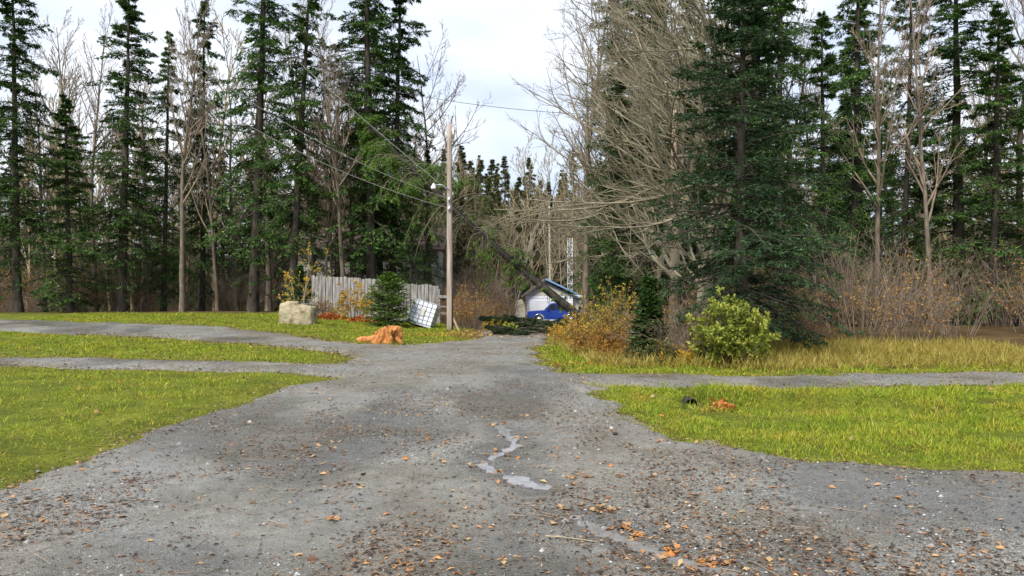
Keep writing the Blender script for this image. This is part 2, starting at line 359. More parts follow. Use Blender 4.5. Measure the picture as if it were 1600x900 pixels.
def mat_road():
    m, n, l, b = new_mat('gravel_road')
    tc = n.new('ShaderNodeTexCoord')
    big = n.new('ShaderNodeTexNoise'); big.inputs['Scale'].default_value = 0.55; big.inputs['Detail'].default_value = 5; big.inputs['Distortion'].default_value = 0.6
    mid = n.new('ShaderNodeTexNoise'); mid.inputs['Scale'].default_value = 7; mid.inputs['Detail'].default_value = 8; mid.inputs['Roughness'].default_value = 0.7
    fine = n.new('ShaderNodeTexNoise'); fine.inputs['Scale'].default_value = 55; fine.inputs['Detail'].default_value = 6; fine.inputs['Roughness'].default_value = 0.75
    vor = n.new('ShaderNodeTexVoronoi'); vor.inputs['Scale'].default_value = 85
    for x in (big, mid, fine, vor): l.new(tc.outputs['Object'], x.inputs['Vector'])
    base = ramp(n, [(0.34, (0.10, 0.092, 0.078)), (0.5, (0.215, 0.203, 0.18)), (0.66, (0.34, 0.325, 0.295))])
    tone = ramp(n, [(0.36, (0.74, 0.70, 0.61)), (0.5, (0.95, 0.94, 0.89)), (0.64, (0.97, 1.0, 1.02))])
    m1 = n.new('ShaderNodeMixRGB'); m1.inputs['Fac'].default_value = 0.6
    l.new(mid.outputs['Fac'], m1.inputs['Color1']); l.new(fine.outputs['Fac'], m1.inputs['Color2']); l.new(m1.outputs['Color'], base.inputs['Fac'])
    l.new(big.outputs['Fac'], tone.inputs['Fac'])
    mul = n.new('ShaderNodeMixRGB'); mul.blend_type = 'MULTIPLY'; mul.inputs['Fac'].default_value = 1
    l.new(base.outputs['Color'], mul.inputs['Color1']); l.new(tone.outputs['Color'], mul.inputs['Color2'])
    # single stones: voronoi cell colour, strongest where the surface is loose
    stone = ramp(n, [(0.0, (0.45, 0.44, 0.42)), (0.5, (1.0, 1.0, 1.0)), (1.0, (1.75, 1.76, 1.8))])
    sep = n.new('ShaderNodeSeparateColor'); l.new(vor.outputs['Color'], sep.inputs['Color']); l.new(sep.outputs['Red'], stone.inputs['Fac'])
    at = n.new('ShaderNodeAttribute'); at.attribute_name = 'loose'
    mul2 = n.new('ShaderNodeMixRGB'); mul2.blend_type = 'MULTIPLY'
    mm = n.new('ShaderNodeMath'); mm.operation = 'MULTIPLY_ADD'; mm.inputs[1].default_value = 0.5; mm.inputs[2].default_value = 0.28
    l.new(at.outputs['Fac'], mm.inputs[0]); l.new(mm.outputs['Value'], mul2.inputs['Fac'])
    l.new(mul.outputs['Color'], mul2.inputs['Color1']); l.new(stone.outputs['Color'], mul2.inputs['Color2'])
    aw = n.new('ShaderNodeAttribute'); aw.attribute_name = 'wet'
    wd = n.new('ShaderNodeMixRGB'); wd.blend_type = 'MULTIPLY'; l.new(aw.outputs['Fac'], wd.inputs['Fac'])
    l.new(mul2.outputs['Color'], wd.inputs['Color1']); wd.inputs['Color2'].default_value = (0.66, 0.67, 0.70, 1)
    l.new(wd.outputs['Color'], b.inputs['Base Color'])
    # damp: patches of lower roughness
    wet = n.new('ShaderNodeTexNoise'); wet.inputs['Scale'].default_value = 0.9; wet.inputs['Detail'].default_value = 6
    mp = n.new('ShaderNodeMapping'); mp.inputs['Location'].default_value = (3.1, 7.7, 0); l.new(tc.outputs['Object'], mp.inputs['Vector']); l.new(mp.outputs['Vector'], wet.inputs['Vector'])
    rr = n.new('ShaderNodeMapRange'); rr.inputs['From Min'].default_value = 0.40; rr.inputs['From Max'].default_value = 0.62; rr.inputs['To Min'].default_value = 0.34; rr.inputs['To Max'].default_value = 0.8
    l.new(wet.outputs['Fac'], rr.inputs['Value'])
    rw = n.new('ShaderNodeMath'); rw.operation = 'MULTIPLY_ADD'; rw.inputs[1].default_value = -0.42; l.new(aw.outputs['Fac'], rw.inputs[0]); l.new(rr.outputs['Result'], rw.inputs[2])
    mxr = n.new('ShaderNodeMath'); mxr.operation = 'MAXIMUM'; mxr.inputs[1].default_value = 0.24; l.new(rw.outputs['Value'], mxr.inputs[0]); l.new(mxr.outputs['Value'], b.inputs['Roughness'])
    b.inputs['Specular IOR Level'].default_value = 0.5
    bp = n.new('ShaderNodeBump'); bp.inputs['Strength'].default_value = 0.75; bp.inputs['Distance'].default_value = 0.012
    ad = n.new('ShaderNodeMath'); ad.operation = 'ADD'; l.new(fine.outputs['Fac'], ad.inputs[0]); l.new(vor.outputs['Distance'], ad.inputs[1])
    l.new(ad.outputs['Value'], bp.inputs['Height']); l.new(bp.outputs['Normal'], b.inputs['Normal'])
    return m
M['road'] = mat_road()

def mat_water():
    m, n, l, b = new_mat('puddle_water')
    tc = n.new('ShaderNodeTexCoord'); no = n.new('ShaderNodeTexNoise'); no.inputs['Scale'].default_value = 12
    l.new(tc.outputs['Object'], no.inputs['Vector'])
    r = ramp(n, [(0.3, (0.17, 0.168, 0.16)), (0.7, (0.27, 0.267, 0.26))]); l.new(no.outputs['Fac'], r.inputs['Fac']); l.new(r.outputs['Color'], b.inputs['Base Color'])  # pale base colour paints in the bright sky reflection on the trickle
    b.inputs['Roughness'].default_value = 0.10; b.inputs['IOR'].default_value = 1.33; b.inputs['Specular IOR Level'].default_value = 1.0
    bp = n.new('ShaderNodeBump'); bp.inputs['Strength'].default_value = 0.08; bp.inputs['Distance'].default_value = 0.01
    l.new(no.outputs['Fac'], bp.inputs['Height']); l.new(bp.outputs['Normal'], b.inputs['Normal'])
    return m
M['water'] = mat_water()

# ------------------------------------------------------------------ terrain and road
def H(x, y):
    x = np.asarray(x, float); y = np.asarray(y, float)
    left = 1 - sstep(-4.5, -1.6, x)
    drop = sstep(26 + 12 * left, 58, y)
    h = -1.5 * drop
    h = h + 0.42 * sstep(-3.0, -10.0, x) * sstep(21, 33, y) * (1 - sstep(40, 60, y))
    h = h + 0.30 * sstep(3.5, 9.0, x) * sstep(15, 22, y)
    h = h + np.minimum(np.maximum(y - 96, 0) * 0.09, 9.0) * (0.45 + 1.1 * fbm(x * 0.02, y * 0.012, 13, 3))
    # ditch in the grass on the right
    t = np.clip((x - 2.5) / 5.0, 0, 1)
    d = np.abs(y - (10.75 - 0.25 * (x - 2.5)))
    h = h - 0.46 * np.exp(-(d / 0.36) ** 2) * sstep(2.2, 2.8, x) * (1 - sstep(8, 10, x))
    h = h - 0.30 * np.exp(-(((x - 2.54) / 0.24) ** 2 + ((y - 10.70) / 0.26) ** 2) ** 1.5)
    h = h + 0.13 * sstep(10.74, 11.0, y) * (1 - sstep(11.2, 11.9, y)) * sstep(2.1, 2.5, x) * (1 - 0.6 * sstep(3.2, 5.0, x))
    far = sstep(30, 60, np.hypot(x, y - 10))
    h = h + (fbm(x * 0.35, y * 0.35, 3, 3) - 0.5) * (0.06 + 0.5 * far)
    return h

ROAD_POLYS = [
    [(-4.8, -4), (-4.3, 5), (-3.7, 10), (-3.45, 12.3), (-3.0, 13.6), (-3.3, 15), (-3.45, 16.5), (-3.9, 18.7), (-4.3, 20.0), (-4.26, 21.2), (-2.8, 21.2),
     (-1.9, 22.3), (-1.15, 24), (-1.2, 28), (-1.3, 40), (-0.5, 58), (3.5, 59), (1.9, 40), (1.25, 28), (1.05, 24), (0.9, 22.5), (0.62, 19.5), (0.52, 17.4), (0.72, 15.5), (0.98, 14.25),
     (1.5, 13.9), (1.4, 12.4), (1.28, 11.6), (1.35, 10.2), (1.62, 8.6), (2.07, 7.4), (3.4, 6.75), (6.5, 6.3), (12, 6.2), (12, 1), (4, -4)],
    [(0.9, 14.1), (3.85, 13.75), (8, 14.2), (26, 16.5), (26, 14.9), (8, 12.6), (4.1, 12.25), (1.2, 12.45)],
    [(-3.2, 21.2), (-4.26, 21.35), (-5.5, 22.8), (-7, 24.9), (-10, 27.0), (-22, 30.5), (-22, 27.5), (-10, 23.4), (-5.9, 20.6), (-4.6, 19.3), (-3.6, 18.0)],
    [(-2.8, 16.0), (-4.2, 15.8), (-9, 17.0), (-22, 20.0), (-22, 18.2), (-9, 15.3), (-4.2, 14.5), (-2.8, 13.4)],
]

def poly_sd(poly, x, y):
    p = np.array(poly, float); q = np.roll(p, -1, 0)
    best = np.full(x.shape, 1e9); ins = np.zeros(x.shape, bool)
    for (ax, ay), (bx, by) in zip(p, q):
        dx, dy = bx - ax, by - ay
        t = np.clip(((x - ax) * dx + (y - ay) * dy) / (dx * dx + dy * dy), 0, 1)
        best = np.minimum(best, np.hypot(x - ax - t * dx, y - ay - t * dy))
        c = ((ay > y) != (by > y)) & (x < (bx - ax) * (y - ay) / (by - ay + 1e-12) + ax)
        ins ^= c
    return np.where(ins, best, -best)

def road_sd(x, y):
    x = np.asarray(x, float); y = np.asarray(y, float)
    s = np.full(x.shape, -1e9)
    for p in ROAD_POLYS: s = np.maximum(s, poly_sd(p, x, y))
    return s + (fbm(x * 1.9, y * 1.9, 9, 5) - 0.5) * 0.75

RILL = [G(*p) for p in ((770, 662), (784, 674), (797, 686), (806, 700), (772, 716), (752, 730), (768, 741), (800, 752), (845, 768))]
RILL2 = [G(*p) for p in ((900, 815), (945, 838), (1000, 862), (1060, 884), (1150, 905))]
def path_d(path, x, y):
    b = np.full(np.shape(x), 1e9)
    for (ax, ay), (bx, by) in zip(path[:-1], path[1:]):
        dx, dy = bx - ax, by - ay
        t = np.clip(((x - ax) * dx + (y - ay) * dy) / (dx * dx + dy * dy), 0, 1)
        b = np.minimum(b, np.hypot(x - ax - t * dx, y - ay - t * dy))
    return b

def road_relief(x, y):
    r = (fbm(x * 2.2, y * 2.2, 21, 4) - 0.5) * 0.030 + (fbm(x * 9, y * 9, 33, 3) - 0.5) * 0.016
    r = r + (fbm(x * 0.5, y * 0.5, 41, 2) - 0.5) * 0.03
    r = r - 0.014 * (np.exp(-((x + 0.05 - 0.02 * y) / 0.22) ** 2) + np.exp(-((x + 1.75 - 0.01 * y) / 0.22) ** 2))
    w = 0.018 + 0.15 * vnoise(x * 7, y * 7, 5) ** 2.0
    r = r - 0.034 * np.exp(-(path_d(RILL, x, y) / w) ** 2) - 0.022 * np.exp(-(path_d(RILL2, x, y) / 0.10) ** 2)
    return r
RB = 0.055
def road_z(x, y, sd=None):
    x = np.asarray(x, float); y = np.asarray(y, float)
    if sd is None: sd = road_sd(x, y)
    edge = np.clip(sd / 0.35, -1, 1)
    return H(x, y) + np.where(edge > 0, RB * np.minimum(edge * 2, 1) + road_relief(x, y) * np.clip(edge * 2, 0, 1), edge * 0.12)

def loose_at(x, y):
    """where loose gravel lies: edges, driveways and some drifts"""
    a = fbm(x * 0.7 + 4, y * 0.55, 61, 4)
    b = np.exp(-((x - 1.35 - 0.0 * y) / 0.8) ** 2) * sstep(3, 4.5, y) * (1 - sstep(6.0, 8.5, y))
    tr = np.exp(-((x + 0.05 - 0.02 * y) / 0.28) ** 2) + np.exp(-((x + 1.75 - 0.01 * y) / 0.28) ** 2)
    a = a - 0.22 * tr * sstep(0.3, 0.6, fbm(x * 0.4 + 9, y * 0.25, 67, 2))
    c = np.exp(-((x - 0.75) / 0.35) ** 2) * sstep(8, 9.5, y) * (1 - sstep(16, 19, y))
    return np.clip(sstep(0.50, 0.66, a) + b + 0.8 * c + sstep(1.6, 3.2, np.abs(x) - 1.2) * 0.3, 0, 1)

def wet_at(x, y):
    """damp ground round the trickle and in the wheel ruts"""
    j = (fbm(x * 3, y * 3, 71, 3) - 0.5) * 0.25
    a = 1 - sstep(0.10, 0.42, np.minimum(path_d(RILL, x, y), path_d(RILL2, x, y)) + j)
    tr = np.exp(-((x + 0.05 - 0.02 * y) / 0.26) ** 2) + np.exp(-((x + 1.75 - 0.01 * y) / 0.26) ** 2)
    b = sstep(0.48, 0.66, fbm(x * 0.6 + 2, y * 0.35, 73, 4)) * 0.75 + tr * 0.5 * sstep(0.4, 0.6, fbm(x * 0.5, y * 0.3, 75, 3))
    return np.clip(np.maximum(a, b), 0, 1)

def grid(xs, ys):
    X, Y = np.meshgrid(xs, ys)
    nx, ny = len(xs), len(ys)
    i = (np.arange(ny - 1)[:, None] * nx + np.arange(nx - 1)[None, :])
    return X, Y, np.stack([i, i + 1, i + nx + 1, i + nx], -1).reshape(-1, 4)

def lawn_mask(x, y):
    sd = road_sd(x, y)
    left = (x < -0.5) * (1 - sstep(35, 38, y)) * (1 - sstep(-2.6, -1.2, x) * sstep(27, 30, y))
    right_top = 15.4 + 6.5 * (1 - sstep(1.0, 2.0, x)) - 0.03 * x + (fbm(x * 0.8, y * 0.8, 77, 3) - 0.5) * 1.2
    right = (x >= -0.5) * (1 - sstep(-0.5, 0.4, y - right_top))
    hole = np.exp(-(((x - 2.52) / 0.24) ** 2 + ((y - 10.72) / 0.26) ** 2) ** 2)
    return np.clip(left + right - hole, 0, 1)

def axis_pts(a, b, near, step0, k):
    out = [near]
    while out[-1] < b: out.append(out[-1] + step0 + k * abs(out[-1] - near))
    lo = [near]
    while lo[-1] > a: lo.append(lo[-1] - step0 - k * abs(lo[-1] - near))
    return np.array(sorted(set(lo + out)))

xs = axis_pts(-600, 600, 0.0, 0.21, 0.044); ys = axis_pts(-120, 900, 8.0, 0.21, 0.044)
X, Y, Q = grid(xs, ys)
sd = road_sd(X, Y)
Z = H(X, Y) - 0.10 * sstep(0.25, 0.6, sd)
ground = Geo().add(np.stack([X, Y, Z], -1), quad=Q).build('ground', M['ground'], smooth=True, attr={'lawn': lawn_mask(X, Y)})
tag(ground, 'wide ground of mown lawn by the road and brown leaf litter under the trees', 'ground', kind='structure')

xs = np.concatenate([np.arange(-22.5, -5.2, 0.30), np.arange(-5.2, 4.6, 0.066), np.arange(4.6, 26.5, 0.30)])
yy = [-4.0]
while yy[-1] < 60: yy.append(yy[-1] + max(0.045, 0.012 * abs(yy[-1] - 3) + (0.06 if yy[-1] < 3 else 0)))
X, Y, Q = grid(xs, np.array(yy))
sd = road_sd(X, Y)
Z = road_z(X, Y, sd)
keep = (sd.ravel() > -0.33)[Q].any(1)
Q = Q[keep]
used = np.unique(Q); remap = np.full(X.size, -1); remap[used] = np.arange(len(used))
V = np.stack([X, Y, Z], -1).reshape(-1, 3)[used]
road = Geo().add(V, quad=remap[Q]).build('road', M['road'], smooth=True, attr={'loose': loose_at(X, Y).ravel()[used], 'wet': wet_at(X, Y).ravel()[used]})
tag(road, 'wet grey gravel road with driveways running off both sides', 'road', kind='structure')

# trickle of water lying in the rill
for nm, path, lev, lb in (('puddle', RILL, -0.0255, 'shallow bright trickle of rainwater winding over the gravel'),
                          ('puddle', RILL2, -0.0185, 'thin line of rainwater beside the row of fallen leaves')):
    p = np.array(path)
    X, Y, Q = grid(np.arange(p[:, 0].min() - .3, p[:, 0].max() + .3, 0.05), np.arange(p[:, 1].min() - .3, p[:, 1].max() + .3, 0.05))
    d = path_d(path, X, Y)
    keep = (d.ravel() < 0.30)[Q].all(1); Q = Q[keep]
    used = np.unique(Q); remap = np.full(X.size, -1); remap[used] = np.arange(len(used))
    Zw = H(X, Y) + RB + lev
    V = np.stack([X, Y, Zw], -1).reshape(-1, 3)[used]
    tag(Geo().add(V, quad=remap[Q]).build(nm, M['water'], smooth=True), lb, 'puddle', kind='structure')

# ------------------------------------------------------------------ plants: generators
def grow(S, D, L, K, wob, grav, rng, gpow=1.0):
    """N polylines of K points; grav bends the direction a little more at every step"""
    N = len(S); P = np.zeros((N, K, 3)); P[:, 0] = S; d = nrm(D)
    step = (np.asarray(L) / (K - 1)).reshape(-1, 1)
    grav = np.asarray(grav, float)
    for k in range(1, K):
        d = nrm(d + wob * rng.normal(size=(N, 3)) + grav * (k / (K - 1)) ** gpow)
        P[:, k] = P[:, k - 1] + d * step
    return P

def pick(P, R, n, t0, t1, rng):
    """n points along each polyline -> start, tangent, radius, t, parent index"""
    N, K, _ = P.shape
    t = (t0 + (t1 - t0) * (np.arange(n)[None, :] + rng.random((N, n))) / n)
    f = t * (K - 1); i = np.minimum(f.astype(int), K - 2); w = f - i
    r = np.arange(N)[:, None]
    A = P[r, i]; B = P[r, i + 1]
    S = A + (B - A) * w[..., None]; T = nrm(B - A)
    rad = R[r, i] * (1 - w) + R[r, i + 1] * w
    return S.reshape(-1, 3), T.reshape(-1, 3), rad.ravel(), t.ravel(), np.repeat(np.arange(N), n)

def spread(T, ang, rng, bias=None):
    rnd = rng.normal(size=T.shape)
    per = nrm(rnd - (rnd * T).sum(-1, keepdims=True) * T)
    if bias is not None: 
        per = nrm(per + bias)
    a = np.asarray(ang).reshape(-1, 1)
    return nrm(T * np.cos(a) + per * np.sin(a))

def taper(N, K, r0, r1):
    t = np.linspace(0, 1, K)[None, :]
    return np.asarray(r0).reshape(-1, 1) * (1 - t) + np.asarray(r1).reshape(-1, 1) * t

def bare_tree(seed, Ht, r0, n=(20, 6, 5, 3), a=(0.8, 0.7, 0.7, 0.7), t1=(0.3, 0.97), l1=0.34, up=0.10, bias=None, wob=0.06, rmin=0.0085, lean=(0, 0, 0.02), stems=1, spreadr=0.0, l1pow=0.7, tw=0.45, bw=0.016):
    """returns (trunk Geo, crown Geo): leafless tree, local base at the origin"""
    rng = np.random.default_rng(seed)
    tr, cr = Geo(), Geo()
    S = np.zeros((stems, 3)); S[:, :2] = rng.normal(size=(stems, 2)) * 0.12 * (stems > 1); S[:, 2] = -0.15
    D = np.tile([0, 0, 1.0], (stems, 1)) + (rng.normal(size=(stems, 3)) * spreadr if stems > 1 else 0)
    hs = Ht * (1 if stems == 1 else rng.uniform(0.7, 1.0, stems)) * np.ones(stems)
    P = grow(S, D, hs, 16, wob * 0.5, lean, rng)
    rr = r0 * (1 if stems == 1 else rng.uniform(0.6, 1, stems)) * np.ones(stems)
    R = taper(stems, 16, rr, rr * 0.08)
    R[:, 0] *= 1.35
    tr.tubes(P, R, 9)
    S, T, rad, t, par = pick(P, R, n[0], t1[0], t1[1], rng)
    L = hs[par] * l1 * (1.08 - t ** 1.2 * 0.85) ** l1pow * rng.uniform(0.65, 1.15, len(S)) * (1.0 if bias is None else np.clip(0.45 + 1.5 * t, 0.5, 1))
    D = spread(T, a[0] * rng.uniform(0.7, 1.2, len(S)), rng, bias)
    P1 = grow(S, D, L, 9, wob, (0, 0, up), rng)
    r1 = np.minimum(rad * 0.62, bw * L + 0.006); R1 = taper(len(S), 9, r1, np.maximum(r1 * 0.2, rmin))
    cr.tubes(P1, R1, 5)
    Pp, Rp, Lp = P1, R1, L
    for lev, (nn, aa) in enumerate(zip(n[1:], a[1:])):
        S, T, rad, t, par = pick(Pp, Rp, nn, 0.18, 0.98, rng)
        L = Lp[par] * tw * (1.15 - t * 0.75) * rng.uniform(0.6, 1.25, len(S))
        D = spread(T, aa * rng.uniform(0.6, 1.2, len(S)), rng, None if bias is None else np.asarray(bias) * 0.35)
        K = (6, 5, 4)[min(lev, 2)]
        Pn = grow(S, D, L, K, wob * 1.3, (0, 0, up * 1.1), rng)
        rn = np.maximum(np.minimum(rad * 0.7, 0.013 * L + 0.003), rmin); Rn = taper(len(S), K, rn, np.maximum(rn * 0.35, rmin * 0.55))
        cr.tubes(Pn, Rn, 4 if lev == 0 else 3)
        Pp, Rp, Lp = Pn, Rn, L
    return tr, cr

def blades(g, S, D, N, L, Wd, tipw=0.0, bend=0.0):
    """flat pointed leaves: base, two shoulders, tip (one quad each)"""
    L = np.asarray(L).reshape(-1, 1); Wd = np.asarray(Wd).reshape(-1, 1)
    side = nrm(np.cross(D, N)) * Wd * 0.5
    mid = S + D * L * 0.5 + nrm(N) * L * bend
    v = np.stack([S, mid + side, S + D * L, mid - side], 1).reshape(-1, 3)
    q = np.arange(len(S) * 4).reshape(-1, 4)
    g.add(v, quad=q)

def conifer(seed, trunk, R0, cb=0.1, ct=1.0, nb=120, Lmax=2.5, lpow=0.8, droop=-0.12, elev=(-0.15, 0.5), twigs=14, sub=3, tufts=5,
            tl=0.13, twd=0.045, rtop=0.02, leafy=None, cross=False, grav=(0, 0, -1), lat=0.42, lumpy=0.35, bwood=0.011, tipdown=0.25, prof=None):
    """needle tree along a trunk polyline (K,3); returns trunk, wood, needles Geo"""
    rng = np.random.default_rng(seed)
    gt, gw, gn = Geo(), Geo(), Geo()
    P = np.asarray(trunk, float)[None]; K = P.shape[1]
    tt = np.linspace(0, 1, K); R = (R0 * (1 - tt) ** 0.85 + rtop * tt)[None]; R[0, 0] *= 1.25
    gt.tubes(P, R, 10)
    S, T, rad, t, _ = pick(P, R, nb, cb, ct, rng)
    u = (t - cb) / (1 - cb)
    if prof is None:
        Lb = Lmax * (np.clip(1.02 - u, 0.02, 1) ** lpow) * np.minimum(1, 0.45 + u * 3.2)
    else:
        Lb = Lmax * np.interp(u, prof[0], prof[1])
    az = rng.random(nb) * 6.283
    lump = 1 + lumpy * (np.sin(az * 2 + t * 23) * 0.5 + rng.normal(size=nb) * 0.5)
    Lb = np.maximum(Lb * np.clip(lump, 0.35, 1.6), 0.12)
    rnd = np.stack([np.cos(az), np.sin(az), 0 * az], -1)
    per = nrm(rnd - (rnd * T).sum(-1, keepdims=True) * T)
    el = elev[0] + (elev[1] - elev[0]) * np.clip(u, 0, 1) ** 1.5 + rng.normal(size=nb) * 0.12
    D = per * np.cos(el)[:, None] + T * np.sin(el)[:, None]
    g = np.asarray(grav, float)
    B = grow(S, D, Lb, 8, 0.05, g * -droop if droop < 0 else g * 0, rng)
    rb = np.minimum(rad * 0.5, bwood * Lb + 0.006); RB_ = taper(nb, 8, rb, 0.004)
    gw.tubes(B, RB_, 4)
    keep_b = np.ones(nb) if leafy is None else leafy(t)
    # side twigs lie roughly in the plane of the bough
    S2, T2, r2, t2, par = pick(B, RB_, twigs, 0.12, 1.0, rng)
    sgn = np.where((np.arange(len(S2)) % 2) == 0, 1.0, -1.0)[:, None]
    up = np.array([0, 0, 1.0])
    side = nrm(np.cross(T2, up) + 1e-6)
    L2 = (Lb[par] * lat * (1.05 - t2) ** 0.8 + 0.10 * np.minimum(1, Lb[par])) * rng.uniform(0.6, 1.2, len(S2))
    D2 = nrm(T2 * 0.75 + side * sgn * 0.9 + rng.normal(size=S2.shape) * 0.22 + g * tipdown * 0.5)
    P2 = grow(S2, D2, L2, 5, 0.07, g * tipdown * 0.6, rng)
    R2 = taper(len(S2), 5, np.full(len(S2), 0.006), 0.003)
    gw.tubes(P2[:, ::2], R2[:, ::2], 3)
    live = rng.random(len(S2)) < keep_b[par]
    P2, R2, L2 = P2[live], R2[live], L2[live]
    if len(P2):
        S3, T3, r3, t3, par3 = pick(P2, R2, sub, 0.1, 0.95, rng)
        sg = np.where((np.arange(len(S3)) % 2) == 0, 1.0, -1.0)[:, None]
        side = nrm(np.cross(T3, up) + 1e-6)
        L3 = L2[par3] * 0.42 * (1.1 - t3) * rng.uniform(0.6, 1.3, len(S3)) + 0.03
        D3 = nrm(T3 * 0.8 + side * sg * 0.8 + rng.normal(size=S3.shape) * 0.3 + g * tipdown * 0.4)
        P3 = grow(S3, D3, L3, 3, 0.05, g * tipdown * 0.3, rng)
        for PP, nt in ((P2, tufts + 2), (P3, tufts)):
            S4, T4, _, t4, _ = pick(PP, np.ones(PP.shape[:2]), nt, 0.05, 1.0, rng)
            s4 = rng.choice([-1.0, 1.0], len(S4))[:, None]
            sd4 = nrm(np.cross(T4, up) + 1e-6)
            D4 = nrm(T4 * 1.0 + sd4 * s4 * 0.55 + rng.normal(size=S4.shape) * 0.28)
            N4 = nrm(up + rng.normal(size=S4.shape) * 0.45)
            Ln = tl * rng.uniform(0.6, 1.35, len(S4))
            blades(gn, S4, D4, N4, Ln, twd * rng.uniform(0.7, 1.3, len(S4)))
            if cross: blades(gn, S4, D4, nrm(np.cross(D4, N4)), Ln * 0.95, twd * 0.9)
    return gt, gw, gn

def line(a, b, K=16, wob=0.0, seed=0):
    r = np.random.default_rng(seed)
    t = np.linspace(0, 1, K)[:, None]
    p = np.asarray(a, float) * (1 - t) + np.asarray(b, float) * t
    n = np.cumsum(r.normal(size=(K, 3)) * wob, 0); n -= n[0]
    return p + n * np.array([1, 1, 0])

def bush(seed, Ht, Rd, stems=30, n=(5, 4), leaf=0.0, lw=0.5, nl=6, droop=0.05, rst=0.008, tw=0.45, leaf_from=0.3, up=0.06, flat=0.5):
    """many-stemmed shrub; returns stems Geo, leaves Geo"""
    rng = np.random.default_rng(seed)
    gs, gl = Geo(), Geo()
    S = np.zeros((stems, 3)); ang = rng.random(stems) * 6.283; rr = np.sqrt(rng.random(stems))
    S[:, 0] = np.cos(ang) * rr * Rd * 0.45; S[:, 1] = np.sin(ang) * rr * Rd * 0.45; S[:, 2] = -0.05
    D = np.stack([np.cos(ang) * rr * Rd / Ht * 0.8, np.sin(ang) * rr * Rd / Ht * 0.8, np.ones(stems)], -1) + rng.normal(size=(stems, 3)) * 0.12
    L = Ht * rng.uniform(0.6, 1.1, stems) * (1.05 - 0.35 * rr)
    P = grow(S, D, L, 7, 0.08, (0, 0, -droop * 1.25), rng); R = taper(stems, 7, np.full(stems, rst), rst * 0.35)
    gs.tubes(P, R, 4)
    Pp, Rp, Lp = P, R, L
    allp = [(P, R, L)]
    for k, nn in enumerate(n):
        S, T, rad, t, par = pick(Pp, Rp, nn, 0.2, 0.98, rng)
        L = Lp[par] * tw * (1.1 - 0.6 * t) * rng.uniform(0.5, 1.2, len(S))
        D = spread(T, 0.75 * rng.uniform(0.6, 1.3, len(S)), rng)
        Pn = grow(S, D, L, 4, 0.11, (0, 0, up), rng); Rn = taper(len(S), 4, np.maximum(rad * 0.65, rst * 0.3), rst * 0.22)
        gs.tubes(Pn, Rn, 3)
        Pp, Rp, Lp = Pn, Rn, L
        allp.append((Pn, Rn, L))
    if leaf:
        for Pn, Rn, L in allp[1:] if len(allp) > 1 else allp:
            S, T, _, t, _ = pick(Pn, Rn, nl, leaf_from, 1.0, rng)
            D = spread(T, rng.uniform(0.4, 1.3, len(S)), rng)
            N = nrm(np.array([0, 0, 1.0]) * flat + rng.normal(size=S.shape) * 0.6)
            blades(gl, S, D, N, leaf * rng.uniform(0.6, 1.4, len(S)), leaf * lw * rng.uniform(0.7, 1.3, len(S)), bend=0.1)
    return gs, gl

def gz(x, y): return float(H(x, y))
def at_px(px, Y): return ((px - 800) / FPX * Y, Y)

def tree_thing(name, label, cat, parts, x, y, rz=0, sc=1.0, group=None, z=None):
    o = thing(name, label, cat, (x, y, gz(x, y) if z is None else z), rz, group, sc)
    for nm, me in parts: obj(nm, me, o)
    return o

# ---- tree prototypes (mesh data shared by all copies)
def bare_parts(key, bark, twig, *a, **k):
    tr, cr = bare_tree(*a, **k)
    return [('trunk', tr.mesh(key + '_trunk', M[bark], True)), ('crown', cr.mesh(key + '_crown', M[twig], True))]

def con_parts(key, bark, needle, *a, **k):
    gt, gw, gn = conifer(*a, **k)
    return [('trunk', gt.mesh(key + '_trunk', M[bark], True)), ('branches', gw.mesh(key + '_branches', M[bark], True)), ('crown', gn.mesh(key + '_crown', M[needle]))]

BARE = [
    bare_parts('maple_a', 'bark_brown', 'bark_twig', 11, 17, 0.17, n=(24, 6, 5, 3), a=(0.62, 0.6, 0.65, 0.7), t1=(0.34, 0.97), l1=0.32, up=0.13),
    bare_parts('maple_b', 'bark_brown', 'bark_twig', 12, 14, 0.14, n=(20, 7, 5, 3), a=(0.75, 0.65, 0.7, 0.7), t1=(0.30, 0.96), l1=0.36, up=0.14),
    bare_parts('maple_c', 'bark_brown', 'bark_twig', 13, 13, 0.09, n=(22, 5, 4, 3), a=(0.5, 0.55, 0.6, 0.7), t1=(0.25, 0.97), l1=0.26, up=0.12),
    bare_parts('maple_d', 'bark_brown', 'bark_twig', 14, 11, 0.10, n=(10, 6, 5, 3), a=(0.55, 0.6, 0.65, 0.7), t1=(0.25, 0.95), l1=0.36, up=0.16, stems=3, spreadr=0.22),
    bare_parts('maple_e', 'bark_brown', 'bark_twig', 15, 15, 0.16, n=(15, 8, 5, 3), a=(0.85, 0.6, 0.65, 0.7), t1=(0.36, 0.9), l1=0.52, up=0.14, bw=0.012),
]
FARB = [
    bare_parts('far_a', 'bark_far', 'bark_far', 21, 15, 0.14, n=(22, 6, 5), a=(0.6, 0.6, 0.65), t1=(0.22, 0.97), l1=0.30, up=0.13, rmin=0.019),
    bare_parts('far_b', 'bark_far', 'bark_far', 22, 12, 0.12, n=(14, 6, 5), a=(0.6, 0.6, 0.65), t1=(0.15, 0.97), l1=0.34, up=0.13, rmin=0.019, stems=2, spreadr=0.15),
]
